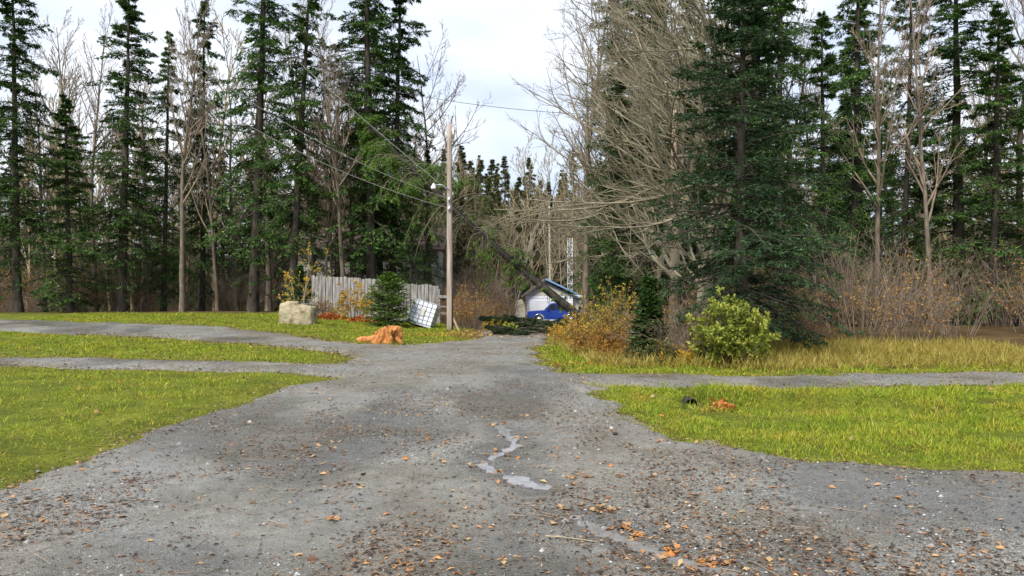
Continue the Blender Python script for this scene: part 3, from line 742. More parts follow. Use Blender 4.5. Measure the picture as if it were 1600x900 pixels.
FAN = [
    bare_parts('fan_a', 'bark_fan', 'bark_fan', 31, 14, 0.14, n=(27, 7, 5, 3), a=(0.98, 0.62, 0.62, 0.65), t1=(0.12, 0.93), l1=0.46, up=0.10, bias=np.array([-1.2, -0.1, -0.15]), rmin=0.0045, l1pow=0.6, wob=0.12, bw=0.0125),
    bare_parts('fan_b', 'bark_fan', 'bark_fan', 33, 12, 0.12, n=(25, 7, 5, 3), a=(0.92, 0.62, 0.65, 0.65), t1=(0.10, 0.93), l1=0.46, up=0.08, bias=np.array([-1.1, 0.1, -0.15]), rmin=0.0045, l1pow=0.6, wob=0.12, bw=0.0125),
]
BIRCH = [
    bare_parts('birch_a', 'bark_birch', 'bark_tan', 41, 13, 0.085, n=(16, 5, 4, 3), a=(0.5, 0.55, 0.6, 0.6), t1=(0.3, 0.96), l1=0.26, up=0.1),
    bare_parts('birch_b', 'bark_birch', 'bark_birch', 42, 10, 0.085, n=(8, 5, 4, 2), a=(0.45, 0.5, 0.6, 0.6), t1=(0.3, 0.96), l1=0.30, up=0.1, stems=4, spreadr=0.2),
]
SPRUCE_TALL = [
    con_parts('tall_a', 'bark_dark', 'needle_fir', 51, line((0, 0, -.2), (0.25, 0, 21), 20, 0.02, 1), 0.29, cb=0.06, leafy=lambda t: 0.06 + 0.94 * sstep(0.11, 0.26, t), nb=195, Lmax=2.3, lpow=0.5, twigs=11, sub=4, tufts=6, tl=0.17, twd=0.048, elev=(-0.25, 0.35), lumpy=0.6, droop=-0.10),
    con_parts('tall_b', 'bark_dark', 'needle_fir', 52, line((0, 0, -.2), (-0.2, 0.1, 19), 20, 0.02, 2), 0.21, cb=0.06, leafy=lambda t: 0.06 + 0.94 * sstep(0.13, 0.30, t), nb=160, Lmax=2.2, lpow=0.55, twigs=11, sub=4, tufts=6, tl=0.17, twd=0.048, elev=(-0.3, 0.3), lumpy=0.7, droop=-0.10),
]
FIR = [
    con_parts('fir_a', 'bark_dark', 'needle_fir', 61, line((0, 0, -.2), (0.1, 0, 15), 16, 0.015, 3), 0.17, cb=0.08, nb=130, Lmax=2.7, lpow=0.85, twigs=13, sub=4, tufts=5, tl=0.15, twd=0.032, elev=(-0.25, 0.5), lumpy=0.4),
    con_parts('fir_b', 'bark_dark', 'needle_fir', 62, line((0, 0, -.2), (-0.1, 0, 12), 16, 0.015, 4), 0.14, cb=0.06, nb=115, Lmax=2.5, lpow=0.9, twigs=13, sub=4, tufts=5, tl=0.14, twd=0.032, elev=(-0.2, 0.55), lumpy=0.4),
    con_parts('fir_hi', 'bark_dark', 'needle_fir', 63, line((0, 0, -.2), (0.1, 0.1, 12), 16, 0.015, 7), 0.16, cb=0.17, nb=115, Lmax=2.6, lpow=0.7, twigs=13, sub=4, tufts=5, tl=0.14, twd=0.032, elev=(-0.35, 0.4), lumpy=0.45, droop=-0.10),
]
OLIVE = [
    con_parts('olive_a', 'bark_brown', 'needle_olive', 71, line((0, 0, -.2), (0.1, 0, 14), 14, 0.015, 5), 0.15, cb=0.10, nb=110, Lmax=2.3, lpow=0.9, twigs=11, sub=4, tufts=4, tl=0.20, twd=0.038, elev=(-0.2, 0.5), lumpy=0.5),
    con_parts('spire', 'bark_brown', 'needle_olive', 72, line((0, 0, -.2), (0, 0.1, 19), 16, 0.01, 6), 0.17, cb=0.12, nb=120, Lmax=2.2, lpow=0.95, twigs=10, sub=4, tufts=4, tl=0.22, twd=0.045, elev=(-0.3, 0.4), lumpy=0.35),
]

# ------------------------------------------------------------------ trees, where they stand
rs = random.Random(5)
def put(parts, name, label, cat, px, Y, rz=None, sc=1.0, group=None):
    x, y = at_px(px, Y)
    o = tree_thing(name, label, cat, parts, x, y, rs.uniform(0, 6.28) if rz is None else rz, sc, group)
    o.rotation_euler.x = rs.gauss(0, 0.022); o.rotation_euler.y = rs.gauss(0, 0.022)
    if rz is None:
        w_ = rs.uniform(0.85, 1.25); o.scale = (sc * w_, sc * w_, sc * rs.uniform(0.88, 1.12))
    return o

# left wood
put(SPRUCE_TALL[0], 'spruce_tree', 'tall dark spruce with thick trunk, tallest of the pair behind the grey fence', 'tree', 583, 38.5, 0.4)
put(SPRUCE_TALL[1], 'spruce_tree', 'slimmer tall spruce with paler trunk beside the thick one behind the fence', 'tree', 613, 40.5, 2.0)
put(SPRUCE_TALL[1], 'spruce_tree', 'dark spruce with ragged boughs behind the boulder at the fence end', 'tree', 452, 36.5, 4.1, 0.95)
put(FIR[0], 'fir_tree', 'green fir with sagging lower boughs just behind the utility pole', 'tree', 662, 41, 1.0, 0.60)
put(FIR[1], 'fir_tree', 'shorter fir with bare lower trunk between pole and spruce pair', 'tree', 640, 38, 2.6, 0.60)
g = 'slim bare trees rising behind the fence'
for px, Y, k, s in ((506, 37.5, 2, 0.95), (519, 38.2, 2, 0.85), (538, 37.2, 0, 0.85), (547, 39, 2, 1.05), (563, 40.5, 2, 1.1), (494, 43, 0, 0.9), (527, 46, 0, 0.95), (552, 52, 1, 1.15), (485, 50, 0, 1.05), (636, 50, 0, 0.95), (598, 55, 1, 1.2), (570, 60, 0, 1.15), (512, 58, 0, 1.1), (655, 62, 1, 1.05), (690, 58, 0, 0.85)):
    put(BARE[k], 'bare_tree', 'slim leafless grey brown tree in the wood behind the fence', 'tree', px, Y, None, s, g)
put(FIR[2], 'fir_tree', 'small fir hiding the near end of the house', 'tree', 494, 43.5, 2.0, 0.55)
put(OLIVE[0], 'fir_tree', 'thin olive fir in front of the pale house wall', 'tree', 524, 44.5, 0.7, 0.5)
put(BARE[4], 'bare_tree', 'leafless tree with wide forking crown behind the top of the utility pole', 'tree', 667, 44, 1.3, 1.02)
# far wood beyond the garage
g = 'pointed conifers in the far wood'
for px, Y, k, s in ((763, 96, 1, 1.0), (750, 93, 1, 0.9), (778, 99, 1, 0.92), (733, 100, 0, 1.05), (826, 92, 0, 1.2), (852, 100, 0, 1.2), (873, 95, 1, 0.85), (708, 96, 0, 1.1), (900, 98, 1, 0.95), (678, 103, 0, 1.2), (935, 102, 1, 0.95), (640, 105, 1, 1.0), (590, 100, 0, 1.2), (540, 104, 1, 1.0), (975, 104, 1, 1.0), (1020, 100, 1, 1.0), (800, 104, 0, 1.1)):
    put(OLIVE[k], 'conifer', 'pointed dark conifer in the far wood beyond the garage', 'tree', px, Y, None, s, g)
g = 'olive firs along the lane'
for px, Y, k, s in ((722, 48, 0, 0.62), (745, 52, 0, 0.72), (770, 58, 0, 0.78), (735, 62, 0, 0.9), (712, 54, 0, 0.8), (792, 78, 0, 0.85), (757, 44, 0, 0.42), (775, 48, 0, 0.42), (808, 84, 0, 1.0), (835, 86, 0, 1.05), (782, 70, 0, 0.95), (755, 72, 0, 1.05), (722, 70, 0, 1.05), (700, 64, 0, 0.9), (848, 88, 0, 1.05), (868, 90, 0, 1.1), (800, 92, 0, 1.15), (815, 94, 0, 1.25), (842, 95, 0, 1.3), (788, 88, 0, 1.2), (768, 84, 0, 1.15), (742, 82, 0, 1.15), (718, 84, 0, 1.2), (884, 92, 0, 1.25), (828, 82, 0, 0.9), (861, 84, 0, 0.95)):
    put(OLIVE[k], 'fir_tree', 'dull olive fir beside the lane left of the garage', 'tree', px, Y, None, s, g)
g = 'bare trees along the lane'
for k in range(12):
    put(FARB[k % 2], 'bare_tree', 'leafless tan tree on the lane bank between pole and garage', 'tree', rs.uniform(705, 785), rs.uniform(44, 64), None, rs.uniform(0.5, 0.8), g)
for k in range(9):
    put(FARB[k % 2], 'bare_tree', 'leafless tan tree between the annex and the dark firs', 'tree', rs.uniform(900, 990), rs.uniform(72, 88), None, rs.uniform(0.8, 1.1), 'bare trees behind the annex')
g = 'bare trees of the far wood'
for k in range(64):
    px = 470 + k * 9.5 + rs.uniform(-9, 9); Y = rs.uniform(70, 98)
    if 795 < px < 950 and Y < 78: Y += 14
    put(FARB[rs.choice((0, 1))], 'bare_tree', 'leafless brown tree in the far wood past the garage', 'tree', px, Y, None, rs.uniform(0.8, 1.15), g)
# dense second rows of the wood on both sides
for k in range(26):
    px = rs.uniform(455, 700); Y = rs.uniform(52, 80)
    put((OLIVE[0], OLIVE[0], FIR[1], OLIVE[0])[k % 4], 'fir_tree', 'fir with dense boughs in the second row of the wood behind the house', 'tree', px, Y, None, rs.uniform(0.65, 1.0), 'second row of firs behind the house')
for k in range(34):
    put(FARB[k % 2], 'bare_tree', 'leafless tan tree deep in the wood behind the house', 'tree', 455 + k * 7.4 + rs.uniform(-4, 4), rs.uniform(50, 85), None, rs.uniform(0.85, 1.2), 'bare trees behind the house')
for k in range(34):
    px = -110 + k * 17 + rs.uniform(-8, 8)
    put((OLIVE[0], FIR[0], FIR[1], FIR[2])[k % 4], 'fir_tree', 'dense fir deep in the wood behind the left lawn', 'tree', px, rs.uniform(46, 76), None, rs.uniform(0.6, 1.1), 'firs deep in the left wood')
for k in range(44):
    put(FARB[k % 2], 'bare_tree', 'leafless tan tree deep in the wood behind the left lawn', 'tree', -110 + k * 13 + rs.uniform(-6, 6), rs.uniform(48, 90), None, rs.uniform(0.8, 1.2), 'tan bare trees deep in the left wood')
for k in range(30):
    px = 1080 + k * 20 + rs.uniform(-8, 8)
    put((OLIVE[0], FIR[0], FIR[1], FIR[2])[k % 4], 'fir_tree', 'dense fir deep in the wood right of the driveway', 'tree', px, rs.uniform(36, 62), None, rs.uniform(0.6, 1.1), 'firs deep in the right wood')
for k in range(40):
    put(FARB[k % 2], 'bare_tree', 'leafless tan tree deep in the wood right of the driveway', 'tree', 1060 + k * 16 + rs.uniform(-6, 6), rs.uniform(40, 80), None, rs.uniform(0.7, 1.1), 'tan bare trees deep in the right wood')
# pale birches
put(BIRCH[1], 'birch_tree', 'pale many-stemmed birch leaning over the lane left of the garage', 'tree', 800, 62, 0.3, 1.02)
put(BIRCH[0], 'birch_tree', 'slim white birch standing behind the garage gable', 'tree', 858, 76, 1.0, 0.95)
put(BIRCH[0], 'birch_tree', 'thin pale birch next to the lattice mast', 'tree', 878, 77, 2.4, 0.85)
# right wood
put(BARE[0], 'bare_tree', 'tall leafless tree with straight trunk right of the sky gap', 'tree', 916, 36, 2.2, 1.08)
put(BARE[3], 'bare_tree', 'leafless tree forking low behind the straight trunk on the right', 'tree', 940, 40, 0.5, 1.1)
put(FAN[0], 'bare_tree', 'leafless tan tree fanning long boughs over the lane by the pale pole', 'tree', 1050, 23.5, 0.0, 1.0)
put(FAN[1], 'bare_tree', 'lower leafless tan tree with boughs sweeping left above the golden shrubs', 'tree', 1015, 27.5, 0.15, 1.05)
put(FAN[1], 'bare_tree', 'leafless tan tree rising between the two dark spruces on the right', 'tree', 1092, 26, -0.25, 1.15)
put(FAN[1], 'bare_tree', 'leafless tan tree behind the dark fir by the annex corner', 'tree', 990, 31, -0.1, 1.15)
put(FAN[0], 'bare_tree', 'leafless tan tree at the left flank of the big spruce', 'tree', 1098, 21.8, -0.2, 0.95)
put(FAN[0], 'bare_tree', 'tall leafless tan tree right behind the straight trunk, boughs toward the sky gap', 'tree', 968, 33.5, 0.1, 1.12)
put(FAN[1], 'bare_tree', 'leafless tan tree arching toward the sky gap above the garage annex', 'tree', 932, 39, -0.15, 1.35)
put(FAN[0], 'bare_tree', 'leafless tan tree close behind the narrow young fir', 'tree', 1092, 21.0, 0.2, 0.78)
put(SPRUCE_TALL[0], 'spruce_tree', 'tall spruce half hidden by tan branches behind the pale pole', 'tree', 1003, 37, 2.2, 1.0)
put(SPRUCE_TALL[1], 'spruce_tree', 'second tall spruce behind the tan branches, further from the lane', 'tree', 1062, 36, 0.6, 1.02)
put(FIR[2], 'fir_tree', 'dark fir with bare dark foot in front of the garage annex', 'tree', 938, 37, 2.9, 0.66)
put(FIR[2], 'fir_tree', 'dark fir right of the annex corner, boughs over the golden shrubs', 'tree', 972, 30, 1.2, 0.8)
put(FIR[1], 'fir_tree', 'broad dark fir behind the golden shrubs', 'tree', 975, 33, 0.9, 0.62)
put(SPRUCE_TALL[0], 'spruce_tree', 'tall full spruce above the tan branches nearest the sky gap', 'tree', 968, 41, 3.0, 0.95)
put(SPRUCE_TALL[1], 'spruce_tree', 'tall spruce in the gap between the pale pole and the sky gap spruce', 'tree', 1030, 43, 5.0, 1.05)
put(FIR[0], 'fir_tree', 'full tall fir closing the gap in the spruce pair behind the fence', 'tree', 598, 42.5, 4.4, 1.2)
put(FIR[0], 'fir_tree', 'tall dark fir behind the tan branches nearest the annex', 'tree', 962, 45, 0.3, 1.0)
put(FIR[2], 'fir_tree', 'tall full fir between the two spruces behind the tan branches', 'tree', 1034, 38, 1.3, 1.2)
put(FIR[1], 'fir_tree', 'full dark fir behind the pale pole', 'tree', 1060, 31, 2.3, 0.9)
put(FIR[0], 'fir_tree', 'dark fir filling the gap under the tan branches', 'tree', 1018, 32, 3.6, 0.62)
put(FIR[2], 'fir_tree', 'dark fir with drooping boughs behind the garage annex roof', 'tree', 940, 58, 0.2, 1.0)
put(FIR[1], 'fir_tree', 'dense dark fir right behind the golden shrubs', 'tree', 990, 29, 4.2, 0.66)
put(FIR[1], 'fir_tree', 'dark fir with olive tips close to the annex corner', 'tree', 955, 52, 1.9, 0.85)

# edges of the place, beyond the left and right of the photograph
g = 'trees of the wood beyond the left lawn'
for px, Y, kind, k, s in ((420, 42, 'b', 0, 0.95), (395, 38, 's', 0, 0.9), (370, 46, 'b', 1, 1.0), (340, 40, 'b', 2, 1.1), (315, 44, 's', 1, 0.95), (285, 38, 'b', 0, 0.9), (255, 42, 'f', 0, 0.95), (225, 45, 'b', 1, 1.05), (190, 39, 's', 0, 0.85), (150, 42, 'b', 0, 0.9), (110, 38, 'f', 1, 1.0), (70, 41, 'b', 1, 0.95), (30, 37, 's', 1, 0.9), (-15, 40, 'b', 0, 1.0), (-60, 38, 'f', 0, 0.9)):
    if kind == 'b': put(BARE[k], 'bare_tree', 'leafless brown tree in the wood behind the left lawn', 'tree', px, Y, None, s, g)
    elif kind == 's': put(SPRUCE_TALL[k], 'spruce_tree', 'tall ragged spruce in the wood behind the left lawn', 'tree', px, Y, None, s, g)
    else: put(FIR[k], 'fir_tree', 'bushy fir in the wood behind the left lawn', 'tree', px, Y, None, s, g)
for k in range(16):
    px = -70 + k * 36 + rs.uniform(-12, 12)
    put(BARE[rs.choice((0, 1, 3))], 'bare_tree', 'leafless brown tree deep in the wood behind the left lawn', 'tree', px, rs.uniform(50, 75), None, rs.uniform(0.9, 1.15), 'bare trees deep in the left wood')
g = 'trees of the wood right of the side driveway'
for px, Y, kind, k, s in ((1175, 30, 's', 0, 0.9), (1215, 26, 'f', 0, 0.9), (1250, 32, 'b', 0, 0.9), (1290, 27, 'f', 1, 1.0), (1330, 33, 's', 1, 0.9), (1370, 27, 'b', 1, 0.85), (1410, 30, 'f', 0, 0.9), (1455, 26, 'b', 2, 1.0), (1500, 29, 's', 0, 0.8), (1550, 27, 'f', 1, 1.0), (1600, 28, 'b', 0, 0.9), (1650, 27, 'f', 0, 0.9), (1200, 44, 'b', 1, 1.0), (1280, 46, 'b', 0, 1.0), (1360, 44, 'b', 3, 1.2), (1440, 44, 'b', 1, 1.0), (1520, 42, 'b', 0, 1.0), (1600, 44, 'b', 1, 1.0), (1130, 45, 'f', 0, 1.0), (1090, 48, 'b', 0, 1.0), (1150, 52, 'b', 1, 1.0)):
    if kind == 'b': put(BARE[k], 'bare_tree', 'leafless brown tree in the wood right of the driveway', 'tree', px, Y, None, s, g)
    elif kind == 's': put(SPRUCE_TALL[k], 'spruce_tree', 'tall ragged spruce in the wood right of the driveway', 'tree', px, Y, None, s, g)
    else: put(FIR[k], 'fir_tree', 'bushy fir in the wood right of the driveway', 'tree', px, Y, None, s, g)

# big blue-green spruce at the right, boughs to the ground
gt, gw, gn = conifer(81, line((0, 0, -.2), (0.1, 0.1, 8.9), 16, 0.01, 8), 0.16, cb=0.10, nb=185, Lmax=2.25, lpow=0.62, twigs=14, sub=4, tufts=4, tl=0.095, twd=0.028, elev=(-0.18, 0.5), cross=True, lumpy=0.45, droop=-0.06, tipdown=0.12, lat=0.36)
x, y = at_px(1160, 17.5)
tree_thing('spruce_tree', 'big dense blue green spruce beside the side driveway with boughs near ground', 'tree',
           [('trunk', gt.mesh('near_trunk', M['bark_dark'], True)), ('branches', gw.mesh('near_branches', M['bark_dark'], True)), ('crown', gn.mesh('near_crown', M['needle_blue']))], x, y, 1.1)

def small_fir(label, px, Y, Hh, Lm, mat, seed, tl=0.07, cb=0.03, lpow=0.75, nb=110, elev=(0.1, 0.8), prof=None, twd=0.026, name='young_fir'):
    gt, gw, gn = conifer(seed, line((0, 0, -.1), (0, 0, Hh), 10, 0.004, seed), 0.035, cb=cb, nb=nb, Lmax=Lm, lpow=lpow, twigs=8, sub=2, tufts=4, tl=tl * 1.2, twd=twd * 1.15, elev=elev, rtop=0.006, cross=False, lumpy=0.18, droop=-0.02, tipdown=0.05, lat=0.38, prof=prof)
    x, y = at_px(px, Y)
    return tree_thing(name, label, 'shrub' if name != 'young_fir' else 'tree', [('trunk', gt.mesh(name + '_trunk', M['bark_dark'], True)), ('branches', gw.mesh(name + '_branches', M['bark_brown'], True)), ('crown', gn.mesh(name + '_crown', M[mat]))], x, y, 0.7)
small_fir('rounded young fir on the lawn in front of the grey fence', 607, 30.2, 2.0, 0.92, 'needle_fresh', 91, nb=210, prof=([0, .12, .35, .6, .8, .92, 1], [.75, .95, 1.0, .86, .55, .32, .12]))
small_fir('narrow dark young fir among the golden shrubs', 1015, 16.6, 1.78, 0.42, 'needle_fir', 92, tl=0.06, nb=230, elev=(-0.1, 0.6), prof=([0, .2, .5, .8, 1], [.8, 1, .8, .4, .1]))
small_fir('dark young fir behind the lichen boulder', 468, 32.5, 2.1, 0.85, 'needle_fir', 93, nb=140)

# ------------------------------------------------------------------ the fallen fir, hung up in the wires
A = np.array(W(932, 516, 31.0)); A[2] = gz(A[0], A[1])
B = W(566, 186, 35.5)
trunk = line((0, 0, 0), B - A, 22, 0.0)
tt = np.linspace(0, 1, 22); trunk[:, 2] -= 0.35 * np.sin(tt * math.pi)
def leafy_fallen(t): return np.clip(0.07 + 0.95 * sstep(0.56, 0.70, t) + 0.28 * np.exp(-((t - 0.36) / 0.09) ** 2), 0, 1)
gt, gw, gn = conifer(101, trunk, 0.185, rtop=0.05, cb=0.12, nb=165, Lmax=2.3, twigs=11, sub=4, tufts=7, tl=0.13, twd=0.026, elev=(-0.2, 0.4), droop=-0.42, grav=(0, 0, -1), leafy=leafy_fallen, lumpy=0.5, tipdown=0.55,
                     prof=([0, .10, .2, .32, .6, .8, 1], [.15, .17, .25, .6, .95, .8, .2]), lat=0.46)
ft = thing('fallen_fir', 'uprooted fir leaning across the lane, hung up in the power wires', 'tree', tuple(A))
gt.build('trunk', M['bark_black'], ft, True); gw.build('branches', M['bark_brown'], ft, True); gn.build('crown', M['needle_fresh'], ft)
# root plate
rngr = np.random.default_rng(6)
S = np.tile([[0.05, 0, 0.0]], (14, 1)); D = nrm(np.stack([np.full(14, 0.9), *(rngr.normal(size=(2, 14)))], -1))
rp = grow(S, D, rngr.uniform(.5, 1.0, 14), 6, 0.15, (0, 0, -0.05), rngr)
Geo().tubes(rp, taper(14, 6, np.full(14, .07), .012), 6).build('roots', M['bark_brown'], ft, True)

# torn boughs lying on the road under it
gb, gw, gn = conifer(111, line((0, 0, 0.06), (2.3, 0, 0.32), 8, 0.02, 9), 0.035, cb=0.12, nb=26, Lmax=1.0, twigs=12, sub=5, tufts=7, tl=0.12, twd=0.024, elev=(0.5, 0.5), rtop=0.008, droop=-0.25, tipdown=0.3)
me_b = [('stem', gb.mesh('bough_stem', M['bark_dark'], True)), ('twigs', gw.mesh('bough_twigs', M['bark_dark'], True)), ('needles', gn.mesh('bough_needles', M['needle_dark']))]
for k, (px, Y, rz, s) in enumerate(((800, 28.2, 0.1, 0.9), (835, 27.6, 0.5, 1.0), (862, 28.6, 2.6, 1.0), (845, 29.6, 3.4, 1.05), (815, 29.4, -0.4, 0.95), (872, 27.2, 1.9, 0.8), (790, 29.8, 0.3, 0.7), (852, 26.6, 2.9, 0.75), (880, 29.4, 2.2, 0.9), (828, 30.6, 0.9, 1.1), (868, 31.0, 2.6, 1.1), (812, 26.4, 0.4, 0.85), (840, 25.6, 2.8, 0.8), (862, 25.2, 0.2, 0.7), (806, 27.4, 1.2, 0.8), (846, 28.4, -0.9, 0.9), (876, 26.4, 3.0, 0.85))):
    x, y = at_px(px, Y)
    o = thing('fir_bough', 'torn dark fir bough in the heap lying across the lane', 'branch', (x, y, float(road_z(x, y)) + 0.02 + (0.10 if y > 27 else 0.04) * (k % 4)), rz, 'torn boughs heaped across the lane', s * 0.95)
    o.rotation_euler.x = rs.gauss(0, .18); o.rotation_euler.y = abs(rs.gauss(.05, .05))
    for nm, me in me_b: obj(nm, me, o)

# ------------------------------------------------------------------ shrubs
def shrub(name, label, geo, mats, px, Y, rz=0.0, sc=1.0, group=None, z=None):
    x, y = at_px(px, Y)
    o = thing(name, label, 'shrub', (x, y, gz(x, y) if z is None else z), rz, group, sc)
    geo[0].build('stems', M[mats[0]], o, True)
    if geo[1].n: geo[1].build('leaves', M[mats[1]], o)
    return o
shrub('yellow_shrub', 'upright shrub of bright yellow leaves against the grey fence', bush(201, 1.8, 0.9, 18, (4, 3), leaf=0.10, nl=5, leaf_from=0.45), ('bark_brown', 'leaf_yellow'), 556, 32.3)
shrub('yellow_shrub', 'low straggly olive yellow shrub at the fence foot', bush(202, 0.95, 0.7, 14, (4, 3), leaf=0.06, nl=3), ('bark_brown', 'leaf_gold'), 531, 32.5)
shrub('russet_shrub', 'small russet shrub beside the dark fir behind the boulder', bush(203, 1.1, 0.7, 26, (4, 4), leaf=0.045, nl=3), ('bark_brown', 'leaf_rust'), 500, 32.8)
shrub('yellow_sapling', 'thin pale-stemmed sapling with yellow leaves behind the boulder', bush(204, 3.0, 0.55, 6, (5, 3), leaf=0.10, nl=3, rst=0.016, leaf_from=0.4), ('bark_tan', 'leaf_yellow'), 468, 31.0)
shrub('lime_shrub', 'rounded lime green shrub at the driveway edge', bush(205, 1.4, 0.78, 56, (5, 4), leaf=0.085, lw=0.5, nl=8, rst=0.009, leaf_from=0.25, flat=0.9, up=0.02), ('bark_brown', 'leaf_lime'), 1140, 15.7)
shrub('golden_shrub', 'golden leaved shrub right of the garage annex', bush(206, 1.75, 1.1, 44, (5, 4), leaf=0.05, nl=5), ('bark_brown', 'leaf_gold'), 968, 18.6)
shrub('golden_shrub', 'yellow olive shrub by the tip of the grass strip', bush(207, 1.4, 1.0, 36, (5, 4), leaf=0.05, nl=5), ('bark_brown', 'leaf_gold'), 935, 20.6)
shrub('rust_fern_clump', 'rust orange fern clump by the lane edge', bush(208, 1.0, 0.95, 46, (6,), leaf=0.10, lw=0.22, nl=9, droop=0.16, rst=0.005, tw=0.4, leaf_from=0.05), ('bark_brown', 'leaf_rust'), 912, 21.2)
shrub('rust_fern_clump', 'tall orange brown fern clump in front of the golden shrub', bush(209, 1.05, 1.0, 50, (6,), leaf=0.10, lw=0.22, nl=9, droop=0.16, rst=0.005, tw=0.4, leaf_from=0.05), ('bark_brown', 'leaf_rust'), 945, 18.2)
shrub('rust_fern_clump', 'low orange clump under the narrow young fir', bush(210, 0.65, 0.9, 46, (6,), leaf=0.085, lw=0.25, nl=9, droop=0.16, rst=0.005, tw=0.45, leaf_from=0.05), ('bark_brown', 'leaf_rust'), 985, 16.6)
shrub('rust_fern_clump', 'yellowing clump at the end of the torn boughs', bush(211, 0.8, 0.6, 30, (6,), leaf=0.11, lw=0.25, nl=8, droop=0.16, rst=0.005, tw=0.4, leaf_from=0.05), ('bark_brown', 'leaf_yellow'), 893, 23.4)
shrub('olive_bramble', 'low dark olive bramble between young fir and lime shrub', bush(212, 0.6, 0.8, 44, (5, 3), leaf=0.06, nl=5, rst=0.005), ('bark_brown', 'needle_olive'), 1022, 16.0)
shrub('rust_fern_clump', 'thin orange fronds in front of the brown thicket', bush(213, 0.6, 0.5, 24, (6,), leaf=0.08, lw=0.25, nl=8, droop=0.12, rst=0.005, tw=0.4, leaf_from=0.05), ('bark_brown', 'leaf_yellow'), 1050, 15.9)
shrub('bare_thicket', 'grey brown twiggy thicket of drooping bare stems', bush(214, 1.7, 1.25, 62, (6, 4), droop=0.20, rst=0.008, up=-0.04), ('bark_twig', None), 1050, 16.9)
shrub('bare_thicket', 'brown drooping bare-stemmed bush touching the lime green shrub', bush(236, 1.55, 1.3, 60, (6, 4), droop=0.20, rst=0.008, up=-0.04), ('bark_twig', None), 1082, 16.5)
shrub('bare_thicket', 'brown twiggy thicket behind the lime shrub', bush(215, 2.0, 1.3, 50, (6, 4), droop=0.14, rst=0.008, up=-0.03, leaf=0.04, nl=2), ('bark_twig', 'leaf_rust'), 1085, 18.6)
shrub('russet_shrub', 'russet leaved brush left of the lane by the utility pole', bush(216, 2.0, 1.1, 34, (5, 4), leaf=0.075, nl=2), ('bark_twig', 'leaf_rust'), 735, 31.5)
shrub('russet_shrub', 'thin russet brush between utility pole and fence post', bush(217, 1.2, 0.6, 18, (4, 3), leaf=0.06, nl=2), ('bark_twig', 'leaf_rust'), 712, 33.5)
shrub('golden_shrub', 'yellowing brush at the lane edge beside the torn boughs', bush(218, 0.55, 0.7, 26, (5, 3), leaf=0.06, nl=4), ('bark_brown', 'leaf_gold'), 776, 28.6)
shrub('golden_shrub', 'small yellow green tuft of brush below the torn boughs', bush(219, 0.5, 0.45, 22, (5, 3), leaf=0.06, nl=5), ('bark_brown', 'leaf_lime'), 792, 26.2)

TH = [bush(221, 3.2, 1.8, 34, (6, 5), droop=0.02, rst=0.012, up=0.05), bush(222, 2.4, 1.8, 34, (6, 5), droop=0.05, rst=0.010, up=0.03, leaf=0.07, nl=1)]
THM = [(a.mesh('thicket_stems', M['bark_twig'], True), b.mesh('thicket_leaves', M['leaf_rust']) if b.n else None) for a, b in TH]
def thicket(px, Y, k, s, label, group):
    x, y = at_px(px, Y)
    o = thing('brush_thicket', label, 'shrub', (x, y, gz(x, y)), rs.uniform(0, 6.28), group, s)
    obj('stems', THM[k][0], o)
    if THM[k][1]: obj('leaves', THM[k][1], o)
for px, Y, k, s in ((728, 34, 1, 0.9), (748, 37, 0, 1.0), (765, 33.5, 1, 0.8), (768, 40, 0, 0.9), (755, 43, 0, 1.2), (735, 46, 0, 1.3), (715, 40, 0, 1.0), (762, 50, 0, 1.1), (768, 57, 1, 1.0), (738, 39, 0, 1.2)):
    thicket(px, Y, k, s, 'brown leafless brush on the lane bank between utility pole and garage', 'brush along the lane')
for k in range(18):
    thicket(470 + k * 14 + rs.uniform(-6, 6), rs.uniform(52, 68), k % 2, rs.uniform(0.9, 1.5), 'leafless brown brush under the trees behind the house', 'brush behind the house')
for k in range(16):
    px = 700 + k * 24 + rs.uniform(-8, 8)
    thicket(px, rs.uniform(80, 100), k % 2, rs.uniform(1.3, 2.2), 'leafless brown brush at the foot of the far wood', 'brush in the far wood')
for k in range(22):
    thicket(-80 + k * 25 + rs.uniform(-8, 8), rs.uniform(40, 58), k % 2, rs.uniform(0.9, 1.5), 'leafless brown brush under the trees behind the left lawn', 'brush behind the left lawn')
for k in range(26):
    thicket(1130 + k * 22 + rs.uniform(-8, 8), rs.uniform(19.5, 33), k % 2, rs.uniform(0.7, 1.2), 'leafless brown brush under the trees right of the driveway', 'brush right of the driveway')
for k in range(40):
    thicket(-100 + k * 15 + rs.uniform(-8, 8), rs.uniform(60, 88), k % 2, rs.uniform(1.4, 2.4), 'leafless brown brush deep in the wood behind the left lawn', 'brush deep in the left wood')
for k in range(34):
    thicket(1040 + k * 19 + rs.uniform(-8, 8), rs.uniform(38, 66), k % 2, rs.uniform(1.3, 2.2), 'leafless brown brush deep in the wood right of the driveway', 'brush deep in the right wood')
for k in range(10):
    thicket(960 + k * 18 + rs.uniform(-6, 6), rs.uniform(34, 46), k % 2, rs.uniform(0.9, 1.3), 'leafless brown brush under the dark firs behind the golden shrubs', 'brush under the dark firs')

